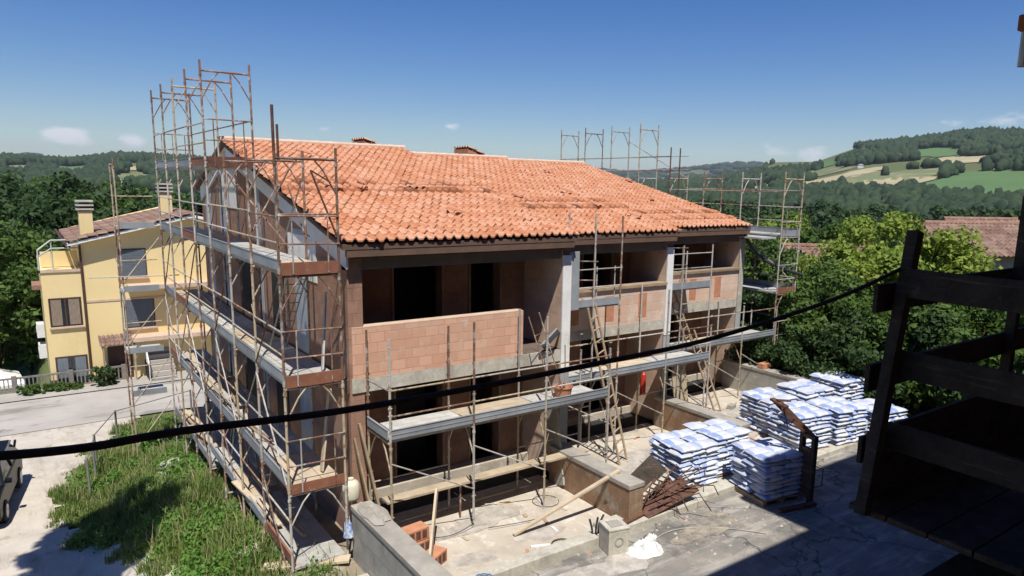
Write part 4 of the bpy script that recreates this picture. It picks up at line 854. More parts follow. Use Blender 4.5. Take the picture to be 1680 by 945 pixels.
S3 = front('s', 15.62, 14.85, 3, .1, 1.98, 'front scaffold before the farthest house, reaching towards the trees', [None, None, 3.2, 3.0], decks=(0, 1, 2))
for xx in (.55, 1.85):
    for y in (0, 1.05): b = MB(); b.tube((xx, y, .0), (xx, y, 5.3 if y == 0 else 5.0), TR, 8); b.build('standard', M['steel'], S3)
b = MB(); b.box(-.2, 1.9, .05, 1.0, 3.92, 3.97); b.build('deck', M['deck'], S3); b = MB(); b.box(-.2, 1.9, .0, .03, 3.97, 4.17); b.build('toe_board', M['toe'], S3)
for z in (3.5, 4.6, 5.05): b = MB(); b.tube((-.3 if z > 4 else .55, 0, z), (1.85, 0, z), .016, 6); b.build('guard_rail', M['steel'], S3)
for xx in (.8, 1.6): b = MB(); b.tube((xx, 1.0, 3.97), (xx, 1.0, 5.15), .015, 6); b.build('guard_post', M['steel'], S3)
for z in (4.6, 5.15): b = MB(); b.tube((.55, 1.02, z), (1.85, 1.02, z-.05), .015, 6); b.build('guard_rail', M['rust'], S3)

# --- right scaffold beyond the last house
RS = empty('scaffold', (22.25, 15.05, 0), R(90), 'tall scaffold on the far right side, its frames standing above the roof', 'scaffold')
for n in range(8):
    x = n*1.8
    for z in (-.57, 1.43, 3.43, 5.43)+((7.43,) if n >= 4 else ()):
        if z < 5 and 2 < n < 7: continue
        inst('scaffold_frame', fm(2.0, .2 if z >= (7 if n >= 4 else 5) else 0, ('steel', 'rust', 'oldpaint')[(n+int(z)) % 3], v=n % 3), RS, (x, 0, z))
for n in range(7):
    x = n*1.8
    if n < 3:
        for z in (1.43, 3.43, 5.43): inst('deck', DM[n % 2], RS, (x, 0, z)); inst('toe_board', TM[0], RS, (x, 0.01, z))
        for z in (1.43, 3.43, 5.43):
            for dz in (.5, 1.0): inst('guard_rail', RM[n % 3], RS, (x, 0, z+dz)); 
    for z in ((7.0,) if n < 3 else (7.75, 8.3)): inst('guard_rail', RM[n % 3], RS, (x, 0, z)); inst('guard_rail', RM[(n+1) % 3], RS, (x, 1.05, z-.05))
for z in (1.43, 3.43, 5.43):
    b = MB(); b.box(-.03, -.005, .03, 1.02, z-.0, z+.2); b.build('end_board', M['toerust' if z < 5 else 'toe'], RS)
    for dz in (.5, 1.0): b = MB(); b.tube((-.03, 0, z+dz), (-.03, 1.05, z+dz), .016, 6); b.build('end_rail', M['steel'], RS)
    for y in (.2, .85): b = MB(); b.tube((-.04, y, z), (-.04, y, z+1.0), .013, 6); b.build('end_post', M['rust'], RS)
diag(RS, (9.0, 0, 9.0), (5.4, 0, 7.4), 'steel'); diag(RS, (0, 0, 3.6), (1.8, 0, 5.2), 'steel')
for x_, tp in ((5.4, 8.6), (4.9, 8.55)): b = MB(); b.tube((x_, 1.05, 6), (x_, 1.05, tp), .026, 8); b.build('guard_post', M['rustiron'], RS)
b = MB(); b.box(.0, 3.6, 1.3, 2.1, 5.36, 5.42); o = b.build('deck', M['deck'], RS)

# ------------------------------------------------------------------ ladders
def ladder(p, q, wd, label, m='wood', side=(1, 0, 0), rung=.28, r=.02):
    p = Vector(p); q = Vector(q); d = (q-p); L = d.length; d.normalize(); s = Vector(side); s = (s-d*s.dot(d)).normalized(); Ld = empty('ladder', p, 0, label, 'ladder', 'ladders leaning on the scaffolds')
    for k in (-1, 1): b = MB(); b.tube(s*k*wd/2, s*k*wd/2+d*L, r, 8); b.build('stile', M[m], Ld)
    n = int(L/rung)
    for i in range(1, n): b = MB(); b.tube(d*i*rung-s*wd/2, d*i*rung+s*wd/2, r*.65, 6); b.build('rung', M[m], Ld)
ladder((12.05, 12.75, 0), (11.25, 13.28, 4.1), .42, 'long wooden ladder rising to the side platform of the middle scaffold', 'wood', (1, .4, 0), .30, .032)
ladder((17.35, 14.1, 0), (16.6, 14.75, 2.6), .42, 'wooden ladder leaning on the scaffold of the farthest house', 'wood', (1, .3, 0), .30, .03)
ladder((16.85, 14.95, 2.1), (16.2, 15.5, 4.1), .40, 'upper wooden ladder standing on the deck of the farthest scaffold', 'wood', (1, .3, 0), .30, .028)
ladder((9.55, 12.3, 2.3), (9.15, 12.8, 4.15), .40, 'slim rusty steel ladder rising to the nearest balcony', 'rust', (1, .3, 0), .25, .014)
# stair ladder of the upper deck
ladder((4.1, 14.9, 3.6), (4.1, 13.4, 5.3), .35, 'white aluminium ladder inside the corner bay of the gable scaffold', 'deck', (1, 0, 0), .28, .018)

# ------------------------------------------------------------------ cement bags
def bag_mesh(seed):
    rg = np.random.RandomState(seed); nx, ny = 12, 8; V = []; idx = {}; L, W_, Hh = .60, .40, .140
    def pt(u, v, s):
        x = (u-.5)*L; y = (v-.5)*W_; e = (1-abs(2*u-1)**4)*(1-abs(2*v-1)**4); z = s*Hh*.5*(max(e, 0)**.30)*(.92+.08*math.sin(9*u+seed)); 
        return (x*(1-.03*(1-abs(2*v-1))), y*(1+.02*math.sin(7*u+seed)), z+rg.uniform(-.003, .003)+.006*math.sin(6*u+4*v+seed))
    F_ = []
    for s in (1, -1):
        base = len(V)
        for i in range(nx+1):
            for j in range(ny+1): V.append(pt(i/nx, j/ny, s))
        for i in range(nx):
            for j in range(ny):
                a = base+i*(ny+1)+j; q_ = (a, a+1, a+ny+2, a+ny+1); F_.append(q_ if s < 0 else q_[::-1])
    me = npmesh('cement_bag', np.array(V), np.array(F_), [M['bag']], True); return me
bm_ = bpy.data.materials.new('paper_bag'); bm_.use_nodes = True; t = bm_.node_tree; N = t.nodes; L = t.links; b_ = N['Principled BSDF']; b_.inputs['Roughness'].default_value = .55
tcn = N.new('ShaderNodeTexCoord'); sx = N.new('ShaderNodeSeparateXYZ'); L.new(tcn.outputs['Object'], sx.inputs[0])
def mth(op, a, v=None, b=None):
    n_ = N.new('ShaderNodeMath'); n_.operation = op
    if isinstance(a, (int, float)): n_.inputs[0].default_value = a
    else: L.new(a, n_.inputs[0])
    if v is not None: n_.inputs[1].default_value = v
    if b is not None: L.new(b, n_.inputs[1])
    return n_.outputs[0]
wv = N.new('ShaderNodeTexNoise'); wv.inputs['Scale'].default_value = 5; L.new(tcn.outputs['Object'], wv.inputs['Vector'])
xs_ = mth('ADD', sx.outputs[0], b=mth('MULTIPLY', wv.outputs['Fac'], .05))
blue1 = mth('LESS_THAN', mth('ABSOLUTE', mth('SUBTRACT', xs_, -.17)), .078)       # broad blue band
blue2 = mth('LESS_THAN', mth('ABSOLUTE', mth('SUBTRACT', xs_, .29)), .030)
oi = N.new('ShaderNodeObjectInfo'); pale = mth('MULTIPLY', mth('GREATER_THAN', oi.outputs['Random'], .45), 1.0)
fac = mth('MAXIMUM', mth('MULTIPLY', blue1, b=mth('ADD', mth('MULTIPLY', pale, .5), .30)), b=mth('MULTIPLY', blue2, .6))
mixb = N.new('ShaderNodeMixRGB'); mixb.inputs['Color1'].default_value = (.60, .62, .655, 1); mixb.inputs['Color2'].default_value = (.17, .28, .60, 1); L.new(fac, mixb.inputs['Fac'])
n3 = N.new('ShaderNodeTexNoise'); n3.inputs['Scale'].default_value = 7; n3.inputs['Detail'].default_value = 4; L.new(tcn.outputs['Object'], n3.inputs['Vector'])
mr3 = N.new('ShaderNodeMapRange'); mr3.inputs['From Min'].default_value = .48; mr3.inputs['From Max'].default_value = .62; mr3.inputs['To Max'].default_value = .38; L.new(n3.outputs['Fac'], mr3.inputs['Value'])
mixc = N.new('ShaderNodeMixRGB'); L.new(mr3.outputs[0], mixc.inputs['Fac']); L.new(mixb.outputs[0], mixc.inputs['Color1']); mixc.inputs['Color2'].default_value = (.40, .46, .60, 1); L.new(mixc.outputs[0], b_.inputs['Base Color'])
bpn = N.new('ShaderNodeBump'); bpn.inputs['Strength'].default_value = .5; bpn.inputs['Distance'].default_value = .02; n4 = N.new('ShaderNodeTexNoise'); n4.inputs['Scale'].default_value = 11; L.new(tcn.outputs['Object'], n4.inputs['Vector']); L.new(n4.outputs['Fac'], bpn.inputs['Height']); L.new(bpn.outputs[0], b_.inputs['Normal'])
M['bag'] = bm_
BG = [bag_mesh(s) for s in range(5)]
rb = random.Random(5)
def pallet(x, y, z, rz=0, label='wooden pallet under cement bags'):
    Pp = empty('pallet', (x, y, z), rz, label, 'pallet', 'pallets under the cement bags')
    for k in range(5): b = MB(); b.box(-.6, .6, -.6+k*.28, -.6+k*.28+.1, .10, .122); b.build('top_board', M['wood'], Pp)
    for k in (-.58, -.05, .48): b = MB(); b.box(k, k+.1, -.6, .6, 0, .1); b.build('bearer', M['wood'], Pp)
def stack(x, y, z, rz, layers, lb, plb, front_only=True, miss=()):
    pallet(x, y, z, rz, plb); c, s = math.cos(rz), math.sin(rz)
    for k in range(layers):
        alt = k % 2
        spots = [(-.3, -.4, 0), (.3, -.4, 0), (-.3, 0, 0), (.3, 0, 0), (-.3, .4, 0), (.3, .4, 0)] if not alt else [(-.4, -.3, 90), (0, -.3, 90), (.4, -.3, 90), (-.4, .3, 90), (0, .3, 90), (.4, .3, 90)]
        for (bx, by, a) in spots:
            top = k == layers-1
            if not top and ((bx > .2 and by > .1) or (abs(bx) < .1 and by > .1)) and front_only: continue
            if not top and front_only and not alt and bx > .2 and abs(by) < .1: continue
            jx, jy = rb.uniform(-.035, .035), rb.uniform(-.035, .035); X_ = bx+jx; Y_ = by+jy
            o = inst('cement_bag', BG[rb.randrange(5)], None, (x+c*X_-s*Y_, y+s*X_+c*Y_, z+.122+.055+k*.112), (rb.uniform(-.045, .045), rb.uniform(-.045, .045), rz+R(a)+rb.choice((0, math.pi))+rb.uniform(-.06, .06)))
            tag(o, lb[1] if top else lb[0], 'cement bag', ('top ' if top else '')+lb[2])
def LB(w, v): return ('white-blue bag under the top layer, '+w, 'white-blue bag in the top layer, '+w, 'bags of the '+v)
stack(12.5, 11.12, -.06, R(-6), 9, LB('stack nearest the scrap heap', 'stack nearest the scrap heap'), 'wooden pallet under the stack beside the scrap heap')
stack(13.85, 11.25, -.06, R(-6), 9, LB('stack second from the left', 'stack second from the left'), 'wooden pallet under the second stack from the left')
stack(13.72, 9.62, -.06, R(-12), 9, LB('stack beside the lifting fork', 'stack beside the lifting fork'), 'wooden pallet under the stack beside the lifting fork')
stack(17.05, 11.0, -.06, R(-10), 9, LB('rear group, near left stack', 'rear group, near left stack'), 'wooden pallet under the near left stack of the rear group')
stack(18.4, 10.75, -.06, R(-10), 9, LB('rear group, near right stack', 'rear group, near right stack'), 'wooden pallet under the near right stack of the rear group')
stack(17.5, 12.4, -.06, R(-8), 9, LB('rear group, middle row left stack', 'rear group, middle row left stack'), 'wooden pallet under the middle left stack of the rear group')
stack(18.9, 12.15, -.06, R(-8), 10, LB('rear group, middle row right stack', 'rear group, middle row right stack'), 'wooden pallet under the middle right stack of the rear group')
stack(20.4, 12.0, -.06, R(-6), 11, LB('rear group, tallest back stack', 'rear group, tallest back stack'), 'wooden pallet under the tallest rear stack')
stack(19.9, 10.4, -.06, R(-6), 7, LB('low stack by the dark post', 'low stack by the dark post'), 'wooden pallet under the low stack by the dark post')

# ------------------------------------------------------------------ lifting fork (dark frame with rusty arm)
LF = empty('lifting_fork', (14.12, 8.85, -.06), R(-12), 'rusty crane lifting fork with dark upright frame, next to the bag stack', 'lifting fork')
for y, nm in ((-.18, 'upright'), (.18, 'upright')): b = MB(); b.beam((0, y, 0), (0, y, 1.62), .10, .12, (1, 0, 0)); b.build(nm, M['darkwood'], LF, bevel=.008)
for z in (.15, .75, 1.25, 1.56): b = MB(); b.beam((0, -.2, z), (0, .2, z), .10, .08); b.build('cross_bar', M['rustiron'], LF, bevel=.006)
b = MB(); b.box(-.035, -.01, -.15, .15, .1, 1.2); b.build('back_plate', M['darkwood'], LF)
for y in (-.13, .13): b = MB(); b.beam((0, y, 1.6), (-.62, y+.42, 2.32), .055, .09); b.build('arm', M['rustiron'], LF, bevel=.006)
b = MB(); b.beam((-.55, .2, 2.25), (-.62, .62, 2.34), .14, .05); b.beam((-.62, .44, 2.36), (-.25, .44, 2.30), .10, .03); b.build('arm_head', M['rustiron'], LF)
b = MB(); b.path([(-.30, .18, 1.98), (-.38, .28, 1.7), (-.5, .35, 2.16)], .018, 6); b.build('chain', M['rustiron'], LF)
for y in (-.3, .3): b = MB(); b.box(-1.0, .05, y-.06, y+.06, .02, .08); b.build('tine', M['rustiron'], LF)
b = MB(); b.path([(.06, -.22, .4), (.2, -.3, .45), (.2, -.3, .85), (.06, -.22, .9)], .014, 6); b.build('handle', M['rustiron'], LF)

# ------------------------------------------------------------------ small site objects
# concrete inspection box
JB = empty('junction_box', (8.92, 9.62, -.06), R(-14), 'square concrete inspection box with lid and round knock-out on the kerb', 'concrete box')
b = MB(); b.box(-.22, .22, -.22, .22, 0, .50); b.build('box_body', M['cream_conc'], JB, bevel=.012); b = MB(); b.box(-.23, .23, -.23, .23, .503, .545); b.build('lid', M['cream_conc'], JB, bevel=.01)
b = MB(); b.box(-.13, .13, -.13, .13, .548, .558); b.build('lid_recess', M['concrete'], JB)
for ax in (0, 1):
    b = MB(); n = 20; vs = []; R0, R1 = .075, .10
    for k in range(n):
        a = 2*math.pi*k/n
        for rr, dd in ((R1, .224), (R1, .232), (R0, .232), (R0, .224)):
            vs.append((rr*math.cos(a), -dd, .27+rr*math.sin(a)) if ax == 0 else (dd, rr*math.cos(a), .27+rr*math.sin(a)))
    b.add(vs, [(k*4+j, k*4+(j+1) % 4, ((k+1) % n)*4+(j+1) % 4, ((k+1) % n)*4+j) for k in range(n) for j in range(4)]); b.build('knockout_ring', M['concrete'], JB)
# crumpled white plastic sheet
def crumple(x, y, z, a, b_, h, seed, m, name, label, cat):
    rg = np.random.RandomState(seed); g = 22; V = []
    for i in range(g):
        for j in range(g):
            u = (i/(g-1)-.5)*2; v_ = (j/(g-1)-.5)*2; rr = max(abs(u), abs(v_)); k = 1+.25*mnoise.noise(Vector((u*1.5, v_*1.5, seed)))
            zz = h*(.5+.9*mnoise.noise(Vector((u*2.2, v_*2.2, seed+3)))+.5*mnoise.noise(Vector((u*6, v_*6, seed))))*(1-rr**3)
            V.append((x+a*u*k*(1-.3*v_*v_), y+b_*v_*k*(1-.3*u*u), z+max(zz, 0)+.01))
    id_ = np.arange(g*g).reshape(g, g); qq = np.stack([id_[:-1, :-1], id_[1:, :-1], id_[1:, 1:], id_[:-1, 1:]], -1).reshape(-1, 4)
    o = inst(name, npmesh(name, np.array(V), qq, m)); return tag(o, label, cat)
crumple(9.42, 9.25, -.06, .42, .30, .20, 3, M['whiteplastic'], 'plastic_sheet', 'crumpled white plastic sheet beside the concrete box', 'plastic sheet')
crumple(9.85, 9.50, -.06, .15, .10, .12, 7, M['whiteplastic'], 'plastic_bag', 'small crumpled white plastic bag behind the sheet', 'plastic bag')
crumple(4.82, 11.75, .93, .22, .55, .07, 9, M['concrete'], 'dust_sheet', 'grey cement-stained sheet draped over the end of the foreground wall', 'dust sheet')
# brick blocks by the near wall
for i, (x, y, z, a, lb) in enumerate(((5.62, 11.6, .0, .25, 'hollow brick block lowest of the three by the grey wall'), (5.58, 11.62, .26, .12, 'hollow brick block resting on top of another beside the grey wall'), (5.66, 11.0, .0, .5, 'hollow brick block lying nearest the leaning plank'))):
    B_ = empty('brick_block', (x, y, z), a, lb, 'brick block', 'hollow brick blocks by the grey wall'); b = MB(); b.box(-.24, .24, -.15, .15, .002, .25); b.build('block_body', M['terracotta'], B_, bevel=.008)
    for k in range(3): b = MB(); b.box(-.2+k*.14, -.2+k*.14+.1, -.152, -.148, .04, .21); b.build('cell', M['rustiron'], B_)
# planks
def plank(p, q, wd, th, m, label, name='plank', up=(0, 0, 1), cat='plank'):
    b = MB(); p = Vector(p); q = Vector(q); b.beam((0, 0, 0), q-p, wd, th, up); o = b.build(name, M[m], None, p, bevel=.004); return tag(o, label, cat)
plank((5.12, 10.2, .06), (6.18, 11.85, 1.02), .15, .045, 'palewood', 'long pale plank leaning up over the brick blocks in the foreground', up=(1, -.4, .2))
plank((7.5, 11.05, .04), (10.02, 10.72, .96), .09, .05, 'palewood', 'long pale batten leaning from the terrace onto the low brown wall', up=(0, 0, 1))
plank((2.9, 14.3, -.32), (4.0, 14.5, -.12), .22, .05, 'palewood', 'short pale plank bridging the grass to the lowest scaffold deck')
plank((3.1, 13.0, -.2), (4.5, 12.2, -.08), .25, .05, 'palewood', 'pale board lying in the grass at the scaffold corner')
plank((9.75, 12.5, .02), (10.05, 13.3, 2.1), .55, .05, 'concrete', 'grey sheet leaning against the wall end below the deck', up=(1, 0, .3), cat='sheet')
plank((5.1, 12.5, .4), (4.95, 13.0, 2.0), .10, .04, 'wood', 'narrow weathered board leaning at the house corner, left of two', up=(1, 0, 0))
plank((5.35, 12.45, .0), (5.05, 12.95, 2.3), .08, .05, 'wood', 'tall weathered batten leaning at the house corner, right of two', up=(1, 0, 0))
plank((4.25, 12.9, 1.5), (4.6, 13.3, 3.0), .16, .03, 'palewood', 'pale broad board leaning upright on the lowest full deck of the corner bay', up=(1, 0, 0))
plank((4.3, 12.8, 3.5), (4.62, 13.4, 4.9), .10, .03, 'deck', 'thin white board leaning upright on the middle deck of the corner bay', up=(1, 0, 0))
plank((9.55, 13.0, 3.3), (9.9, 12.85, 3.7), .6, .04, 'grey_render', 'grey panel tilted against the gap at the end of the parapet', up=(.3, .2, 1), cat='panel')
plank((10.45, 13.0, 4.1), (10.42, 12.98, 5.5), .30, .03, 'grey_render', 'narrow grey insulation sheet hanging beside the white strip', up=(0, 1, 0), cat='panel')
plank((16.85, 15.2, .02), (16.75, 15.5, 2.0), .62, .04, 'oldpaint', 'tall yellow board leaning upright under the farthest scaffold', up=(0, 1, .1), cat='board')
# white barrel, buckets
BR = empty('white_tank', (4.72, 12.62, .92), 0, 'round white plastic tank on the end of the grey wall', 'tank')
b = MB(); b.path([(0, 0, 0), (0, 0, .05), (0, 0, .30), (0, 0, .36), (0, 0, .40)], .16, 16, rfun=lambda t: (.15, .165, .165, .13, .05)[min(4, int(t*4+.01))]); b.build('tank_body', M['cream'], BR, smooth=True); b = MB(); b.tube((0, 0, .40), (0, 0, .43), .06, 12); b.build('cap', M['cream'], BR)
def tub(x, y, z, r, h, m, label, cat='tub'):
    T_ = empty('mortar_tub', (x, y, z), 0, label, cat); n = 20; b = MB(); vs = []
    for rr, zz in ((r*.78, 0), (r, h), (r*1.06, h), (r*1.06, h-.02), (r*.96, h-.02), (r*.74, .02)):
        vs += [(rr*math.cos(2*math.pi*k/n), rr*math.sin(2*math.pi*k/n), zz) for k in range(n)]
    b.add(vs, [(j*n+k, j*n+(k+1) % n, (j+1)*n+(k+1) % n, (j+1)*n+k) for j in range(5) for k in range(n)]+[tuple(range(5*n, 6*n)), tuple(range(n))[::-1]]); b.build('tub_wall', m, T_); return T_
tub(9.65, 12.3, 2.29, .22, .24, M['terracotta'], 'terracotta-coloured tub standing on the deck of the nearest scaffold')
ff = empty('hand_tool', (9.72, 12.3, 2.3), 0, 'long wooden handle standing in the terracotta tub', 'tool'); b = MB(); b.tube((0, 0, 0), (.05, .12, 1.15), .017, 8); b.build('handle', M['wood'], ff); b = MB(); b.beam((-.05, 0, .02), (.05, 0, .02), .14, .01); b.build('blade', M['steel'], ff)
b = MB(); b.tube((0, 0, 0), (0, 0, .62), .09, 16); b.tube((0, 0, .62), (0, 0, .70), .09, 16, .03); b.tube((0, 0, .70), (0, 0, .76), .025, 10); tag(b.build('gas_cylinder', M['redplastic'], None, (14.75, 14.9, .85), smooth=False), 'red gas cylinder hanging at the edge of the middle opening', 'cylinder')
def ring(x, y, z, r, th, m, name, label, cat, part=1.0, a0=0, squash=1, tilt=0):
    n = 28; pts = [(r*math.cos(a0+2*math.pi*part*k/n), r*squash*math.sin(a0+2*math.pi*part*k/n), tilt*math.sin(a0+2*math.pi*part*k/n)+.004*(k % 3)) for k in range(n+1)]; b = MB(); b.path(pts, th, 7); o = b.build(name, m, None, (x, y, z)); return tag(o, label, cat)
ring(6.0, 9.75, .20, .17, .012, M['blueplastic'], 'hose', 'blue hose loop on the kerb at the bottom edge of the picture', 'hose')
ring(5.6, 12.0, .03, .24, .012, M['blueplastic'], 'hose', 'blue hose loop by the foot of the near corner pole', 'hose')
ring(8.1, 10.2, .03, .22, .012, M['blackplastic'], 'hose_piece', 'short curved black hose piece on the near terrace edge', 'hose', .45, .3)
ring(15.4, 10.9, .03, .30, .014, M['blackplastic'], 'hose_piece', 'curved black hose piece on the kerb behind the bags', 'hose', .4, .3)
ring(9.0, 12.0, .01, .3, .006, M['blackplastic'], 'wire', 'thin loop of wire on the near terrace', 'wire', .95)
# blue and white rags tied to the corner pole
crumple(4.5, 12.25, .35, .10, .10, .34, 21, mat('blue_rag', (.10, .18, .42), (.5, .55, .62), 14, .8), 'rag_bundle', 'blue and white rags bundled at the foot of the corner pole', 'rags')
# thin wires over the yard
def wire(pts, r, m, label, name='cable', cat='cable'):
    p = [Vector(q_) for q_ in pts]; out_ = []
    for i in range(len(p)-1):
        a, b0, c, d = p[max(i-1, 0)], p[i], p[i+1], p[min(i+2, len(p)-1)]
        for k in range(8):
            t = k/8; out_.append(.5*((2*b0)+(c-a)*t+(2*a-5*b0+4*c-d)*t*t+(3*b0-a-3*c+d)*t**3))
    out_.append(p[-1]); b = MB(); b.path(out_, r, 8); return tag(b.build(name, m, None, smooth=True), label, cat)
wire([(9.5, 9.3, -.04), (10.3, 9.5, -.04), (11.0, 9.3, -.04), (11.6, 8.8, -.04), (12.0, 8.3, -.04)], .010, M['dust'], 'thin pale cable curving across the asphalt yard')
wire([(7.2, 11.55, .06), (8.2, 11.35, .05), (8.85, 11.45, .05)], .008, M['blackplastic'], 'thin dark wire between two pole feet on the near terrace')
wire([(5.7, 11.9, .1), (6.4, 11.7, .06), (7.0, 11.78, .12)], .008, M['blackplastic'], 'thin dark wire by the first pole of the near terrace')
wire([(9.9, 9.0, .9), (9.95, 9.6, 1.1), (10.05, 10.3, .98)], .014, M['blueplastic'], 'short blue rope end over the low brown wall', 'rope', 'rope') if False else None
for i, (dx, dy) in enumerate(((-.05, .02), (.03, .0), (.10, .03))):
    b = MB(); b.path([(0, 0, 0), (dx*.4, dy, .18), (dx*1.6, dy, .36)], .022, 7); o = b.build('conduit_stub', M['blackpipe'], None, (8.72+i*.07, 10.02, .12)); tag(o, ('leftmost', 'middle', 'rightmost')[i]+' of three black conduit ends sticking up beside the concrete box', 'conduit', 'conduit ends beside the concrete box')
# scrap heap: panels, planks, rebar, rusty sheets
def sc_item(p, q, wd, th, m, label, up=(0, 0, 1), name='scrap_board', cat='scrap'): return tag(plank(p, q, wd, th, m, label, name, up, cat), group='scrap leaning at the end of the low wall')
sc_item((9.82, 10.66, .14), (11.15, 10.64, .92), .50, .05, 'darkwood', 'dark formwork panel leaning highest in the scrap heap', (-.5, -.75, .6))
sc_item((10.0, 10.45, .12), (11.3, 10.5, .78), .12, .07, 'wood', 'weathered batten along the upper edge of the scrap heap', (-.3, -.6, .7))
sc_item((9.95, 10.38, .12), (11.25, 10.38, .62), .32, .05, 'fascia', 'brown formwork panel second in the scrap heap', (-.3, -.8, .7))
sc_item((10.05, 10.22, .12), (11.55, 10.2, .52), .30, .035, 'rustiron', 'rusty steel panel in the middle of the scrap heap', (-.2, -.7, .8))
sc_item((10.2, 10.06, .13), (11.75, 10.05, .40), .22, .04, 'rustiron', 'long rusty sheet at the front of the scrap heap', (-.1, -.4, .9))
sc_item((9.3, 10.02, .13), (10.5, 10.2, .16), .16, .04, 'rustiron', 'rusty strip lying along the kerb towards the concrete box', (0, 0, 1))
sc_item((10.95, 10.85, .98), (11.6, 10.35, .25), .05, .03, 'deck', 'white slatted lath sloping down the back of the scrap heap', (0, 0, 1))
sc_item((10.8, 10.9, .96), (11.45, 10.4, .22), .04, .03, 'deck', 'second thin white lath close to the first one on the scrap heap', (0, 0, 1))
for k in range(8):
    b = MB(); b.box(-.05, .05, -.06, .06, 0, .07); o = b.build('paving_sett', M['cream_conc'], None, (10.15+k*.13, 10.24+k*.012, .33+k*.052), (.1, -.35, .3), bevel=.006); tag(o, 'small pale block in the row lying along the scrap heap', 'block', 'row of small blocks on the scrap heap')
for i in range(15):
    rg = random.Random(i+90); p0 = (10.5+rg.uniform(-.5, .8), 10.05+rg.uniform(-.15, .35), .12+rg.uniform(.1, .5)); p1 = (p0[0]+rg.uniform(.2, 1.0), p0[1]+rg.uniform(-.45, .1), p0[2]+rg.uniform(-.1, .6)); p2 = (p1[0]+rg.uniform(-.1, .3), p1[1]-rg.uniform(.0, .3), max(.0, p1[2]-rg.uniform(.1, .5)))
    b = MB(); b.path([p0, p1, p2], .014, 6); tag(b.build('rebar', M['rustiron']), 'thin bent reinforcing bar sticking out of the scrap heap', 'rebar', 'bent bars in the scrap heap')
for i in range(16):
    rg = random.Random(i+300); x, y = rg.uniform(9.9, 12.8), rg.uniform(8.7, 9.9); b = MB(); s = rg.uniform(.02, .055)
    b.add([(-s, -s*.7, 0), (s, -s*.6, 0), (s*.8, s*.8, 0), (-s*.7, s, 0), (0, 0, s*1.1)], [(0, 1, 4), (1, 2, 4), (2, 3, 4), (3, 0, 4), (3, 2, 1, 0)]); tag(b.build('rubble', M['dust'], None, (x, y, -.06), (0, 0, rg.uniform(0, 6))), 'small pale piece of rubble on the asphalt before the bags', 'rubble', 'rubble crumbs on the asphalt')
for i, (x, y, z, s) in enumerate(((20.2, 14.6, .985, .2), (18.1, 14.2, .01, .16), (18.6, 13.9, .01, .14), (17.2, 12.9, .16, .12))):
    b = MB(); b.box(-s, s, -s*.6, s*.6, 0, s*.9); tag(b.build('brick_block', M['terracotta'] if i == 0 else M['concrete'], None, (x, y, z), (0, 0, .3*i), bevel=.01), ('terracotta block lying on top of the far garden wall', 'grey block lying on the third terrace, left of two', 'grey block lying on the third terrace, right of two', 'small grey block on the flat slab')[i], 'block')
for i in range(46):
    rg = random.Random(i+700); T_ = rg.choice(((5.3, 9.5, 10.4, 12.7, .0, 'nearest'), (10.5, 14.6, 11.0, 14.0, -.004, 'middle'), (15.6, 19.6, 10.8, 15.2, .004, 'farthest'))); x, y = rg.uniform(T_[0], T_[1]), rg.uniform(T_[2], T_[3]); s_ = rg.uniform(.015, .04); L_ = s_*rg.uniform(1, 6)
    b = MB(); b.box(-L_, L_, -s_, s_, 0, s_*rg.uniform(.6, 1.2)); tag(b.build('offcut', M[rg.choice(('palewood', 'terracotta', 'concrete', 'wood', 'whiteplastic'))], None, (x, y, T_[4]+.002), (0, 0, rg.uniform(0, 3.1)), bevel=.003), 'small offcut of wood or brick lying on the '+T_[5]+' terrace', 'offcut', 'offcuts on the '+T_[5]+' terrace')
for i in range(34):
    rg = random.Random(i+900); x, y = rg.uniform(8.2, 12.6), rg.uniform(8.2, 9.85); s_ = rg.uniform(.012, .04); b = MB()
    b.add([(-s_, -s_*.7, 0), (s_, -s_*.6, 0), (s_*.8, s_*.8, 0), (-s_*.7, s_, 0), (0, 0, s_*.8)], [(0, 1, 4), (1, 2, 4), (2, 3, 4), (3, 0, 4), (3, 2, 1, 0)]); tag(b.build('rubble', M[rg.choice(('dust', 'terracotta', 'rock'))], None, (x, y, -.06), (0, 0, rg.uniform(0, 6))), 'small pale piece of rubble on the asphalt before the bags', 'rubble', 'rubble crumbs on the asphalt')
# black corrugated pipe hanging between last house and tower
wire([(20.3, 15.9, 5.55), (20.5, 15.7, 5.0), (21.0, 15.4, 4.55), (21.7, 15.1, 4.25), (22.4, 14.9, 4.05)], .055, M['blackpipe'], 'thick black corrugated pipe hanging from the last eave to the tower', 'drain_pipe', 'pipe')
wire([(20.45, 15.8, 5.2), (20.9, 15.5, 4.75), (21.3, 15.3, 4.45)], .018, M['deck'], 'thin white hose hanging beside the black corrugated pipe', 'hose', 'hose')

# ------------------------------------------------------------------ cable close to the viewer
def D(px, py, d): return CAM+ray(px, py)*d
cp = [D(-160, 757, 1.55)]+[D(*a) for a in ((0, 748, 1.66), (150, 733, 1.80), (300, 707, 1.97), (560, 674, 2.3), (800, 632, 2.68), (1000, 592, 3.05), (1150, 560, 3.38), (1300, 515, 3.78), (1400, 478, 4.05), (1484, 438, 4.28))]
wire(cp, .0118, M['blackplastic'], 'thick black cable sagging across the whole view in the foreground')

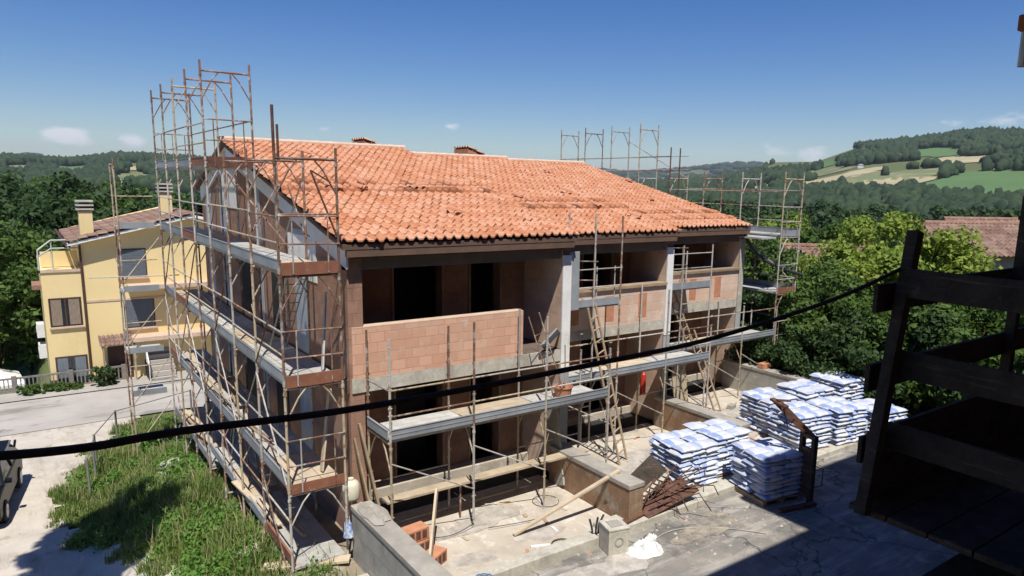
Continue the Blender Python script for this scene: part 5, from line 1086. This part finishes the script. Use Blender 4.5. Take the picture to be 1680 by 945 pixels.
# ------------------------------------------------------------------ viewer's building and its dark timber scaffold
OB = empty('building', (0, 0, 0), 0, 'building on the near side whose shaded roof edge darkens the yard', 'building')
b = MB(); b.box(-14, 10.45, -14, 2.45, 11.05, 11.3); b.build('roof', M['fascia'], OB); b = MB(); b.box(10.45, 40, -14, 4.3, 11.05, 11.3); b.build('roof', M['fascia'], OB)
b = MB(); b.box(-14, 10.4, -14, -1.0, -.9, 11.05); b.build('wall', M['brick'], OB); b = MB(); b.box(10.4, 40, -14, .6, -.9, 11.05); b.build('wall', M['brick'], OB)
DS = empty('scaffold', (4.08, 2.12, 0), 0, 'dark timber scaffold in the right foreground, in the shade', 'scaffold')
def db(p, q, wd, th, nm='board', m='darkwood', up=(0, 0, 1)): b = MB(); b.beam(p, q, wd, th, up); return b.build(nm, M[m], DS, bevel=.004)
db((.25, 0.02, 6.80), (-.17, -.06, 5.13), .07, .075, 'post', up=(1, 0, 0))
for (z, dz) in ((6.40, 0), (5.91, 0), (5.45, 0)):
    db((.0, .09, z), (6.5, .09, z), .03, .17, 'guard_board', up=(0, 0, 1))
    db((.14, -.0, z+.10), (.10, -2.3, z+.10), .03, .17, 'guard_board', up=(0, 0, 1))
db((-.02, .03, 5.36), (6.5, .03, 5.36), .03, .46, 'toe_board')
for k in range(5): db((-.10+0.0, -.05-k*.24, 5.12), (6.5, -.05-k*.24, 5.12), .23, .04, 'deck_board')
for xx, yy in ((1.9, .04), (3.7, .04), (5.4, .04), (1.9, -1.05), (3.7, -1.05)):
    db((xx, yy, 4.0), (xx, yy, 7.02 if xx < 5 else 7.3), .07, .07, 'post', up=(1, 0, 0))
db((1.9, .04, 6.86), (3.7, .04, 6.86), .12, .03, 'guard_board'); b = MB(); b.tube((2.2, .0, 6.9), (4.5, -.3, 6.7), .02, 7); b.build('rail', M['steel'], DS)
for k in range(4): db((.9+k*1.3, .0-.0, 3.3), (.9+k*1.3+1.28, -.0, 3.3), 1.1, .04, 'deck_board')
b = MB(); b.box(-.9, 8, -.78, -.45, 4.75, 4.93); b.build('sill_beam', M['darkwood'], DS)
# hanging standard with orange coupler at the top right
HP = empty('scaffold_pole', tuple(D(1684, 75, 3.2)), 0, 'short pale pole end with an orange coupler at the top right corner', 'scaffold pole')
b = MB(); b.tube((.0, 0, -.09), (-.0, 0, .22), .026, 10); b.build('tube', M['deck'], HP); b = MB(); b.box(-.05, .05, -.03, .03, .06, .13); b.build('coupler', mat('orange_coupler', (.40, .13, .04), (.3, .1, .04), 5, .7), HP, bevel=.008)
b = MB(); b.tube((0, 0, .22), (0, 0, 3.75), .026, 10); b.build('tube', M['darkwood'], HP)

# ------------------------------------------------------------------ yellow house
YH = empty('yellow_house', (0, 0, 0), 0, 'yellow rendered three-storey house with tiled roof and balcony, across the road', 'house')
yb = 40.0
b = MB(); b.box(.42, 2.12, yb, yb+9, -3.2, 2.62); b.build('wall', M['yellowwall'], YH)
b = MB(); b.prism([(2.12, -3.2), (8.9, -3.2), (8.9, 4.6), (7.0, 5.25), (2.12, 4.05)], 1, yb, yb+10); b.build('wall', M['yellowwall'], YH)
p_, q_, T = tiles(0, 8.2, 0, 0, 5.4, 77, p=.24, c=.42)   # roof planes: slopes run along world X
sl = .235; zz = p_[:, 2]-SL*p_[:, 1]
vv = np.stack([1.55+p_[:, 1], yb+7.6-p_[:, 0], 4.02+sl*p_[:, 1]+zz], -1); inst('roof', npmesh('roof', vv, q_, M['oldtile_geo'], True, T), YH)
vv = np.stack([12.4-p_[:, 1], yb-.5+p_[:, 0], 4.02+sl*p_[:, 1]+zz], -1); inst('roof', npmesh('roof', vv, q_, M['oldtile_geo'], True, T), YH)
b = MB(); b.prism([(1.5, 3.90), (6.97, 5.20), (12.4, 3.90), (12.4, 3.78), (6.97, 5.06), (1.5, 3.78)], 1, yb-.52, yb-.02); b.build('roof_verge', M['white'], YH)
b = MB(); b.box(1.42, 1.54, yb-.55, yb+10.4, 3.84, 3.94); b.build('gutter', M['brownframe'], YH)
b = MB(); b.tube((2.05, yb-.06, 3.8), (2.05, yb-.06, -3.0), .055, 8); b.build('downpipe', M['brownframe'], YH)
b = MB(); b.box(2.12, 8.9, yb-.03, yb-.003, 1.02, 1.12); b.build('string_course', M['ridge'], YH)
def chimney(x, y, z, h, lb=None):
    b = MB(); b.box(x-.28, x+.28, y-.28, y+.28, z, z+h); c_ = b.build('chimney', M['yellowwall'], YH)
    for k in range(3): b = MB(); b.box(x-.36, x+.36, y-.36, y+.36, z+h+.06+k*.19, z+h+.14+k*.19); b.build('chimney_slab', M['cream_conc'], c_)
    b = MB(); b.box(x-.2, x+.2, y-.2, y+.2, z+h, z+h+.5); b.build('chimney_flue', M['brownframe'], c_)
chimney(2.45, yb+.9, 4.0, 1.35); chimney(6.2, yb+2.5, 4.9, 1.3)
# balcony of the left part
b = MB(); b.box(.36, 2.05, yb-.06, yb-.002, 2.55, 2.68); b.box(.36, .42, yb-.06, yb+1.6, 2.55, 2.68); b.build('balcony_edge', M['ridge'], YH)
b = MB(); b.box(.5, 2.0, yb+1.55, yb+1.62, 2.65, 3.4); b.build('balcony_back', M['yellowwall'], YH)
b = MB()
pts = [(.40, yb+.05, 3.6), (.95, yb+.6, 4.0), (2.1, yb+.6, 4.0)]
for a, c_ in ((0, 1), (1, 2)): b.tube(pts[a], pts[c_], .04, 8)
for a, c_ in (((.40, yb+.05, 3.3), (.95, yb+.6, 3.62)), ((.95, yb+.6, 3.62), (2.1, yb+.6, 3.62))): b.tube(a, c_, .035, 8)
for q3 in (pts[0], pts[1], pts[2]): b.tube(q3, (q3[0], q3[1], 2.65), .035, 8)
b.build('balcony_rail', M['greenmetal'], YH)
def window(x0, x1, z0, z1, kind, y=yb):
    b = MB(); b.box(x0-.05, x1+.05, y-.02, y-.004, z0-.05, z1+.05); wf = b.build('window', M['brownframe'], YH)
    if kind == 'shutter':
        b = MB(); b.box(x0, x1, y-.045, y-.022, z0, z1); b.build('shutter', M['shutter'], wf)
        for k in range(12): b = MB(); zz_ = z0+(z1-z0)*(k+.5)/12; b.box(x0+.03, x1-.03, y-.055, y-.047, zz_-.02, zz_+.02); b.build('slat', M['shutter'], wf)
    else:
        xm = (x0+x1)/2
        for a, c_ in ((x0, xm-.03), (xm+.03, x1)):
            b = MB(); b.box(a, c_, y-.03, y-.021, z0, z1); b.build('pane', M['glass'], wf); L_ = c_-a
            b = MB(); q0, q1 = (a+.03, c_-L_*.22) if a == x0 else (a+L_*.18, c_-.03)
            b.box(q0, q1, y-.034, y-.031, z0+.03, z1-.03); b.build('curtain', M['curtain' if kind == 'curtain' else 'greycurtain'], wf)
        b = MB(); b.box(xm-.03, xm+.03, y-.04, y-.021, z0, z1); b.build('mullion', M['brownframe'] if kind == 'curtain' else M['blackpipe'], wf)
    b = MB(); b.box(x0-.1, x1+.1, y-.12, y-.001, z0-.13, z0-.052); b.build('window_sill', M['ridge'], wf)
window(.66, 1.86, .0, 1.28, 'curtain'); window(.70, 1.90, -2.85, -1.55, 'grey')
window(3.6, 4.75, 2.2, 3.5, 'shutter'); window(3.7, 4.95, -.35, 1.0, 'shutter')
b = MB(); b.box(3.85, 9, yb-1.0, yb-.003, 1.62, 1.82); b.build('balcony_slab', M['ridge'], YH); b = MB(); b.box(3.85, 9, yb-1.0, yb-.003, -.95, -.75); b.build('balcony_slab', M['ridge'], YH)
b = MB(); b.box(2.8, 3.85, yb-.03, yb-.003, -3.1, -1.25); b.build('door', M['brownframe'], YH)
pp, qq_, T2 = tiles(0, 1.5, 0, 0, .8, 5, p=.2, c=.27); ac = inst('porch_roof', npmesh('porch_roof', np.stack([2.45+pp[:, 0], yb-.75+pp[:, 1]*.95, -1.05+(pp[:, 2]-SL*pp[:, 1])+.5*pp[:, 1]], -1), qq_, M['oldtile_geo'], True, T2), YH)
for x in (2.55, 3.85): b = MB(); b.box(x, x+.08, yb-.7, yb-.62, -3.2, -1.05); b.build('porch_post', M['wood'], YH)
for z in (-.55, -1.55):
    b = MB(); b.box(.06, .36, yb+.3, yb+1.1, z, z+.65); b.tube((.05, yb+.6, z+.32), (.06, yb+.6, z+.32), .2, 14); b.build('air_conditioner', M['whiteplastic'], YH)
b = MB(); b.box(.05, .42, yb+.2, yb+2, 1.75, 1.95); b.build('side_canopy', M['oldtile'], YH)
# spiral-looking outside stair, dark and white
OS = empty('outside_stair', (5.0, 38.6, -3.0), 0, 'dark outside stair with white railings beside the yellow house', 'stair')
for k in range(9): b = MB(); b.box(-.6, .6, k*.26, k*.26+.26, k*.24, k*.24+.22); b.build('step', M['road'], OS)
b = MB(); b.tube((-.6, 0, 1.0), (-.6, 2.3, 3.0), .03, 6); [b.tube((-.6, k*.38, k*.33), (-.6, k*.38, k*.33+1.0), .02, 6) for k in range(7)]; b.build('railing', M['white'], OS)
b = MB(); b.box(-.62, -.6, 0, 2.3, .05, .9); b.build('side_panel', M['tar'], OS)

# fence of upright concrete slats along the pavement
FN = empty('fence', (-12, 39.7, -3.0), 0, 'low fence of thin concrete pales along the front of the yellow house', 'fence')
b = MB(); b.box(0, 15.6, 0, .12, -.1, .14); b.build('plinth', M['fence'], FN); b = MB(); b.box(0, 15.6, .02, .10, .72, .80); b.build('top_rail', M['fence'], FN)
pm = MB().box(-.025, .025, .03, .09, .14, .72).mesh('pale', M['fence']); pmw = MB().box(-.10, .10, -.02, .14, -.1, .86).mesh('fence_post', M['fence'])
for k in range(98): inst('pale', pm, FN, (.1+k*.157, 0, 0))
for k in range(8): inst('fence_post', pmw, FN, (k*2.2, 0, 0))
# shrubs at the road edge
def shrub(x, y, r, h, label, m='leaf_dark', g='shrubs at the roadside', leaf=.05, ncl=26, nper=70):
    return tree('roadside_shrub', label, 'shrub', (x, y, ground_at(x, y)), h, r, .05, M[m], ncl, nper, leaf, g, tr=.02)
shrub(2.55, 39.2, .62, 1.0, 'round dark shrub standing alone in front of the porch', 'leaf_dark', leaf=.08)
for x, r, h, lb in ((-.3, .45, .55, 'small shrub at the fence, leftmost of the low row'), (.35, .4, .45, 'small shrub at the fence, second of the low row'), (.95, .45, .5, 'small shrub at the fence, third of the low row'), (1.5, .35, .35, 'small shrub at the fence, rightmost of the low row')):
    shrub(x-.2, 39.2, r, h, lb, 'leaf_mid', leaf=.06)
# white party tent and rusty awning, green hedge panel
TN = empty('party_tent', (-2.5, 45.6, -5.5), .1, 'white pavilion tent with a green side at the left edge', 'tent')
b = MB(); b.add([(-1.7, -1.5, 1.9), (1.7, -1.5, 1.9), (1.7, 1.5, 1.9), (-1.7, 1.5, 1.9), (0, 0, 2.8)], [(0, 1, 4), (1, 2, 4), (2, 3, 4), (3, 0, 4)]); o = b.build('tent_roof', M['canvas'], TN); o.modifiers.new('t', 'SOLIDIFY').thickness = .02
b = MB(); b.box(-1.7, 1.7, -1.52, -1.5, 1.65, 1.9); b.box(1.7, 1.72, -1.5, 1.5, 1.65, 1.9); b.build('valance', M['canvas'], TN)
for x, y in ((-1.65, -1.45), (1.65, -1.45), (1.65, 1.45), (-1.65, 1.45)): b = MB(); b.tube((x, y, 0), (x, y, 1.9), .03, 6); b.build('leg', M['white'], TN)
b = MB(); b.box(-1.6, 1.6, 1.4, 1.44, 0, 1.7); b.build('side_sheet', mat('green_sheet', (.22, .36, .06), (.18, .3, .05), 2), TN)
AW = empty('awning', (-1.6, 50, -3), 0, 'rust-brown fabric awning above the white tent', 'awning'); b = MB(); b.prism([(-3, 3.6), (1.6, 4.3), (1.9, 3.7), (-3, 2.9)], 1, 0, 2.5); b.build('awning_sheet', M['awning'], AW)
for x in (-2.8, 1.6): b = MB(); b.tube((x, .2, 0), (x, .2, 3.4), .05, 6); b.build('awning_post', M['brownframe'], AW)

# ------------------------------------------------------------------ parked car at the left edge
def car(x, y, z, rz, label):
    C_ = empty('parked_car', (x, y, z), rz, label, 'car'); W_ = .86; b = MB()
    prof = [(-2.05, .32), (-2.1, .62), (-2.0, .95), (-1.15, 1.02), (1.55, 1.05), (2.02, .98), (2.1, .62), (2.02, .30)]
    b.prism([(p[0], p[1]) for p in prof], 1, -W_, W_); b.build('body', M['carpaint'], C_, bevel=.07)
    g = [(-1.15, 1.0), (-.45, 1.46), (1.35, 1.50), (1.92, 1.0)]; vs = []
    for yy, k in ((-1, 0), (1, 0)):
        for (px_, pz) in g: vs.append((px_, yy*(W_-.03-(.16 if pz > 1.2 else 0)), pz))
    b = MB(); b.add(vs, [(0, 1, 2, 3), (7, 6, 5, 4), (0, 4, 5, 1), (1, 5, 6, 2), (2, 6, 7, 3), (3, 7, 4, 0)]); b.build('glasshouse', M['glass'], C_, bevel=.03)
    b = MB(); b.prism([(-.5, 1.455), (1.38, 1.50), (1.40, 1.53), (-.5, 1.49)], 1, -W_+.17, W_-.17); b.build('roof_panel', M['carpaint'], C_, bevel=.02)
    for s in (-1, 1):
        for (xa, za, xb, zb) in ((-1.15, 1.0, -.47, 1.46), (.45, 1.02, .45, 1.48), (1.35, 1.5, 1.9, 1.0)): b = MB(); b.beam((xa, s*(W_-.02), za), (xb, s*(W_-.17), zb), .06, .05); b.build('pillar', M['carpaint'], C_)
        b = MB(); b.beam((-.42, s*(W_-.14), 1.47), (1.36, s*(W_-.14), 1.51), .04, .03); b.build('roof_rail', M['chrome'], C_)
        for xx in (-1.3, 1.28):
            b = MB(); b.tube((xx, s*(W_-.17), .32), (xx, s*(W_+.03), .32), .32, 22); wh = b.build('wheel', M['tyre'], C_, bevel=.02)
            b = MB(); b.tube((xx, s*(W_+.031), .32), (xx, s*(W_+.045), .32), .20, 16); b.build('rim', M['chrome'], wh)
        b = MB(); b.box(-.98, -.8, s*W_-(.0 if s > 0 else .16), s*W_+(.16 if s > 0 else 0), 1.0, 1.1); b.build('wing_mirror', M['carpaint'], C_, bevel=.02)
        b = MB(); b.box(-2.11, -2.0, s*.62-.16, s*.62+.16, .66, .82); b.build('headlight', M['chrome'], C_, bevel=.02); b = MB(); b.box(2.02, 2.1, s*.68-.1, s*.68+.1, .7, .98); b.build('tail_light', M['redplastic'], C_, bevel=.01)
    b = MB(); b.box(-2.13, -2.08, -.5, .5, .42, .56); b.build('grille', M['blackplastic'], C_)
car(-1.80, 24.9, ground_at(-1.8, 24.9)+.06, R(83), 'dark parked hatchback cut by the left edge of the picture on the gravel')

# metal handrail posts by the grass
HR = empty('handrail', (1.0, 31.5, ground_at(1.0, 31.5)), 0, 'thin green metal handrail on posts at the top of the grass', 'railing')
hp = [(-.1, -7.6), (.15, -6.1), (.25, -5.2), (1.1, -2.4), (3.9, -.7)]; zz = [ground_at(1+a, 31.5+c_)-ground_at(1, 31.5) for a, c_ in hp]
for (a, c_), z_ in zip(hp, zz): b = MB(); b.tube((a, c_, z_-.2), (a, c_, z_+1.25), .035, 8); b.build('handrail_post', M['fence'], HR)
for k in range(4): b = MB(); b.tube((hp[k][0], hp[k][1], zz[k]+1.22), (hp[k+1][0], hp[k+1][1], zz[k+1]+1.22), .02, 6); b.build('rail', M['fence'], HR)

# ------------------------------------------------------------------ old tiled roofs and far buildings
def cottage(px, py, d, L, W_, rz, zr, hr, label, wall='farwall', tilem='oldtile_geo', name='cottage', eave=None):
    p = pol(px, py, d); Ct = empty(name, (p.x, p.y, 0), rz, label, 'house'); g = ground_at(p.x, p.y)
    b = MB(); b.prism([(-W_/2+.4, g-1), (W_/2-.4, g-1), (W_/2-.4, zr-hr+.1), (0, zr-.12), (-W_/2+.4, zr-hr+.1)], 0, -L/2+.3, L/2-.3); b.build('wall', M[wall], Ct)
    run = W_/2; s = hr/run
    for sg in (1, -1):
        pp, qn, T = tiles(-L/2, L/2, 0, 0, run, 9, p=.25, c=.42)
        v_ = np.stack([pp[:, 0], sg*(-run+pp[:, 1]), zr-hr+s*pp[:, 1]+(pp[:, 2]-SL*pp[:, 1])], -1); inst('roof', npmesh('roof', v_, qn if sg > 0 else qn[:, ::-1], M[tilem], True, T), Ct)
    b = MB(); b.tube((-L/2, 0, zr), (L/2, 0, zr), .12, 8); b.build('ridge', M['oldtile'], Ct); return Ct
z_ = pol(1600, 370, 46).z
cottage(1590, 380, 46, 9, 7, R(150), pol(1590, 366, 46).z, 1.5, 'old cottage with brown weathered tiles beyond the yellow-green trees')
cottage(1660, 372, 52, 9, 6, R(150), pol(1660, 360, 52).z, 1.3, 'second old tiled cottage at the right edge, behind the other')
cottage(1345, 412, 40, 5, 4.5, R(140), pol(1335, 403, 40).z, 1.1, 'small old tiled roof among the trees right of the scaffold tower')
def box_house(px, py, d, sx, sy, h, m, label, roof='oldtile'):
    p = pol(px, py, d); g = ground_at(p.x, p.y); Bh = empty('far_house', (p.x, p.y, g), R(20), label, 'house', 'small far houses'); b = MB(); b.box(-sx/2, sx/2, -sy/2, sy/2, -2, h); b.build('wall', M[m], Bh)
    b = MB(); b.prism([(-sy/2-.4, h), (sy/2+.4, h), (0, h+sy*.2)], 0, -sx/2-.4, sx/2+.4); b.build('roof', M[roof], Bh)
    for k in (-.25, .25): b = MB(); b.box(sx*k-.6, sx*k+.6, -sy/2-.05, -sy/2-.01, h*.4, h*.7); b.build('window', M['shutter'], Bh)
for a in ((6, 268, 520, 14, 10, 9, 'farwhite', 'white far house on the hill at the left edge'), (32, 284, 300, 9, 7, 5, 'farwall', 'pinkish far house among the trees at left'), (228, 318, 180, 6, 5, 9, 'farwhite', 'long white far building left of the scaffold', 'farwhite'),
          (1416, 264, 1200, 8, 6, 6, 'farwhite', 'tiny white farmhouse on the right hill above the straw fields'), (1412, 276, 900, 8, 5, 3.5, 'farwhite', 'pale farm building beside the straw field', 'farwhite'), (1548, 250, 1250, 10, 9, 7, 'farwall', 'tiny farmhouse under the top of the right hill')):
    box_house(*a)
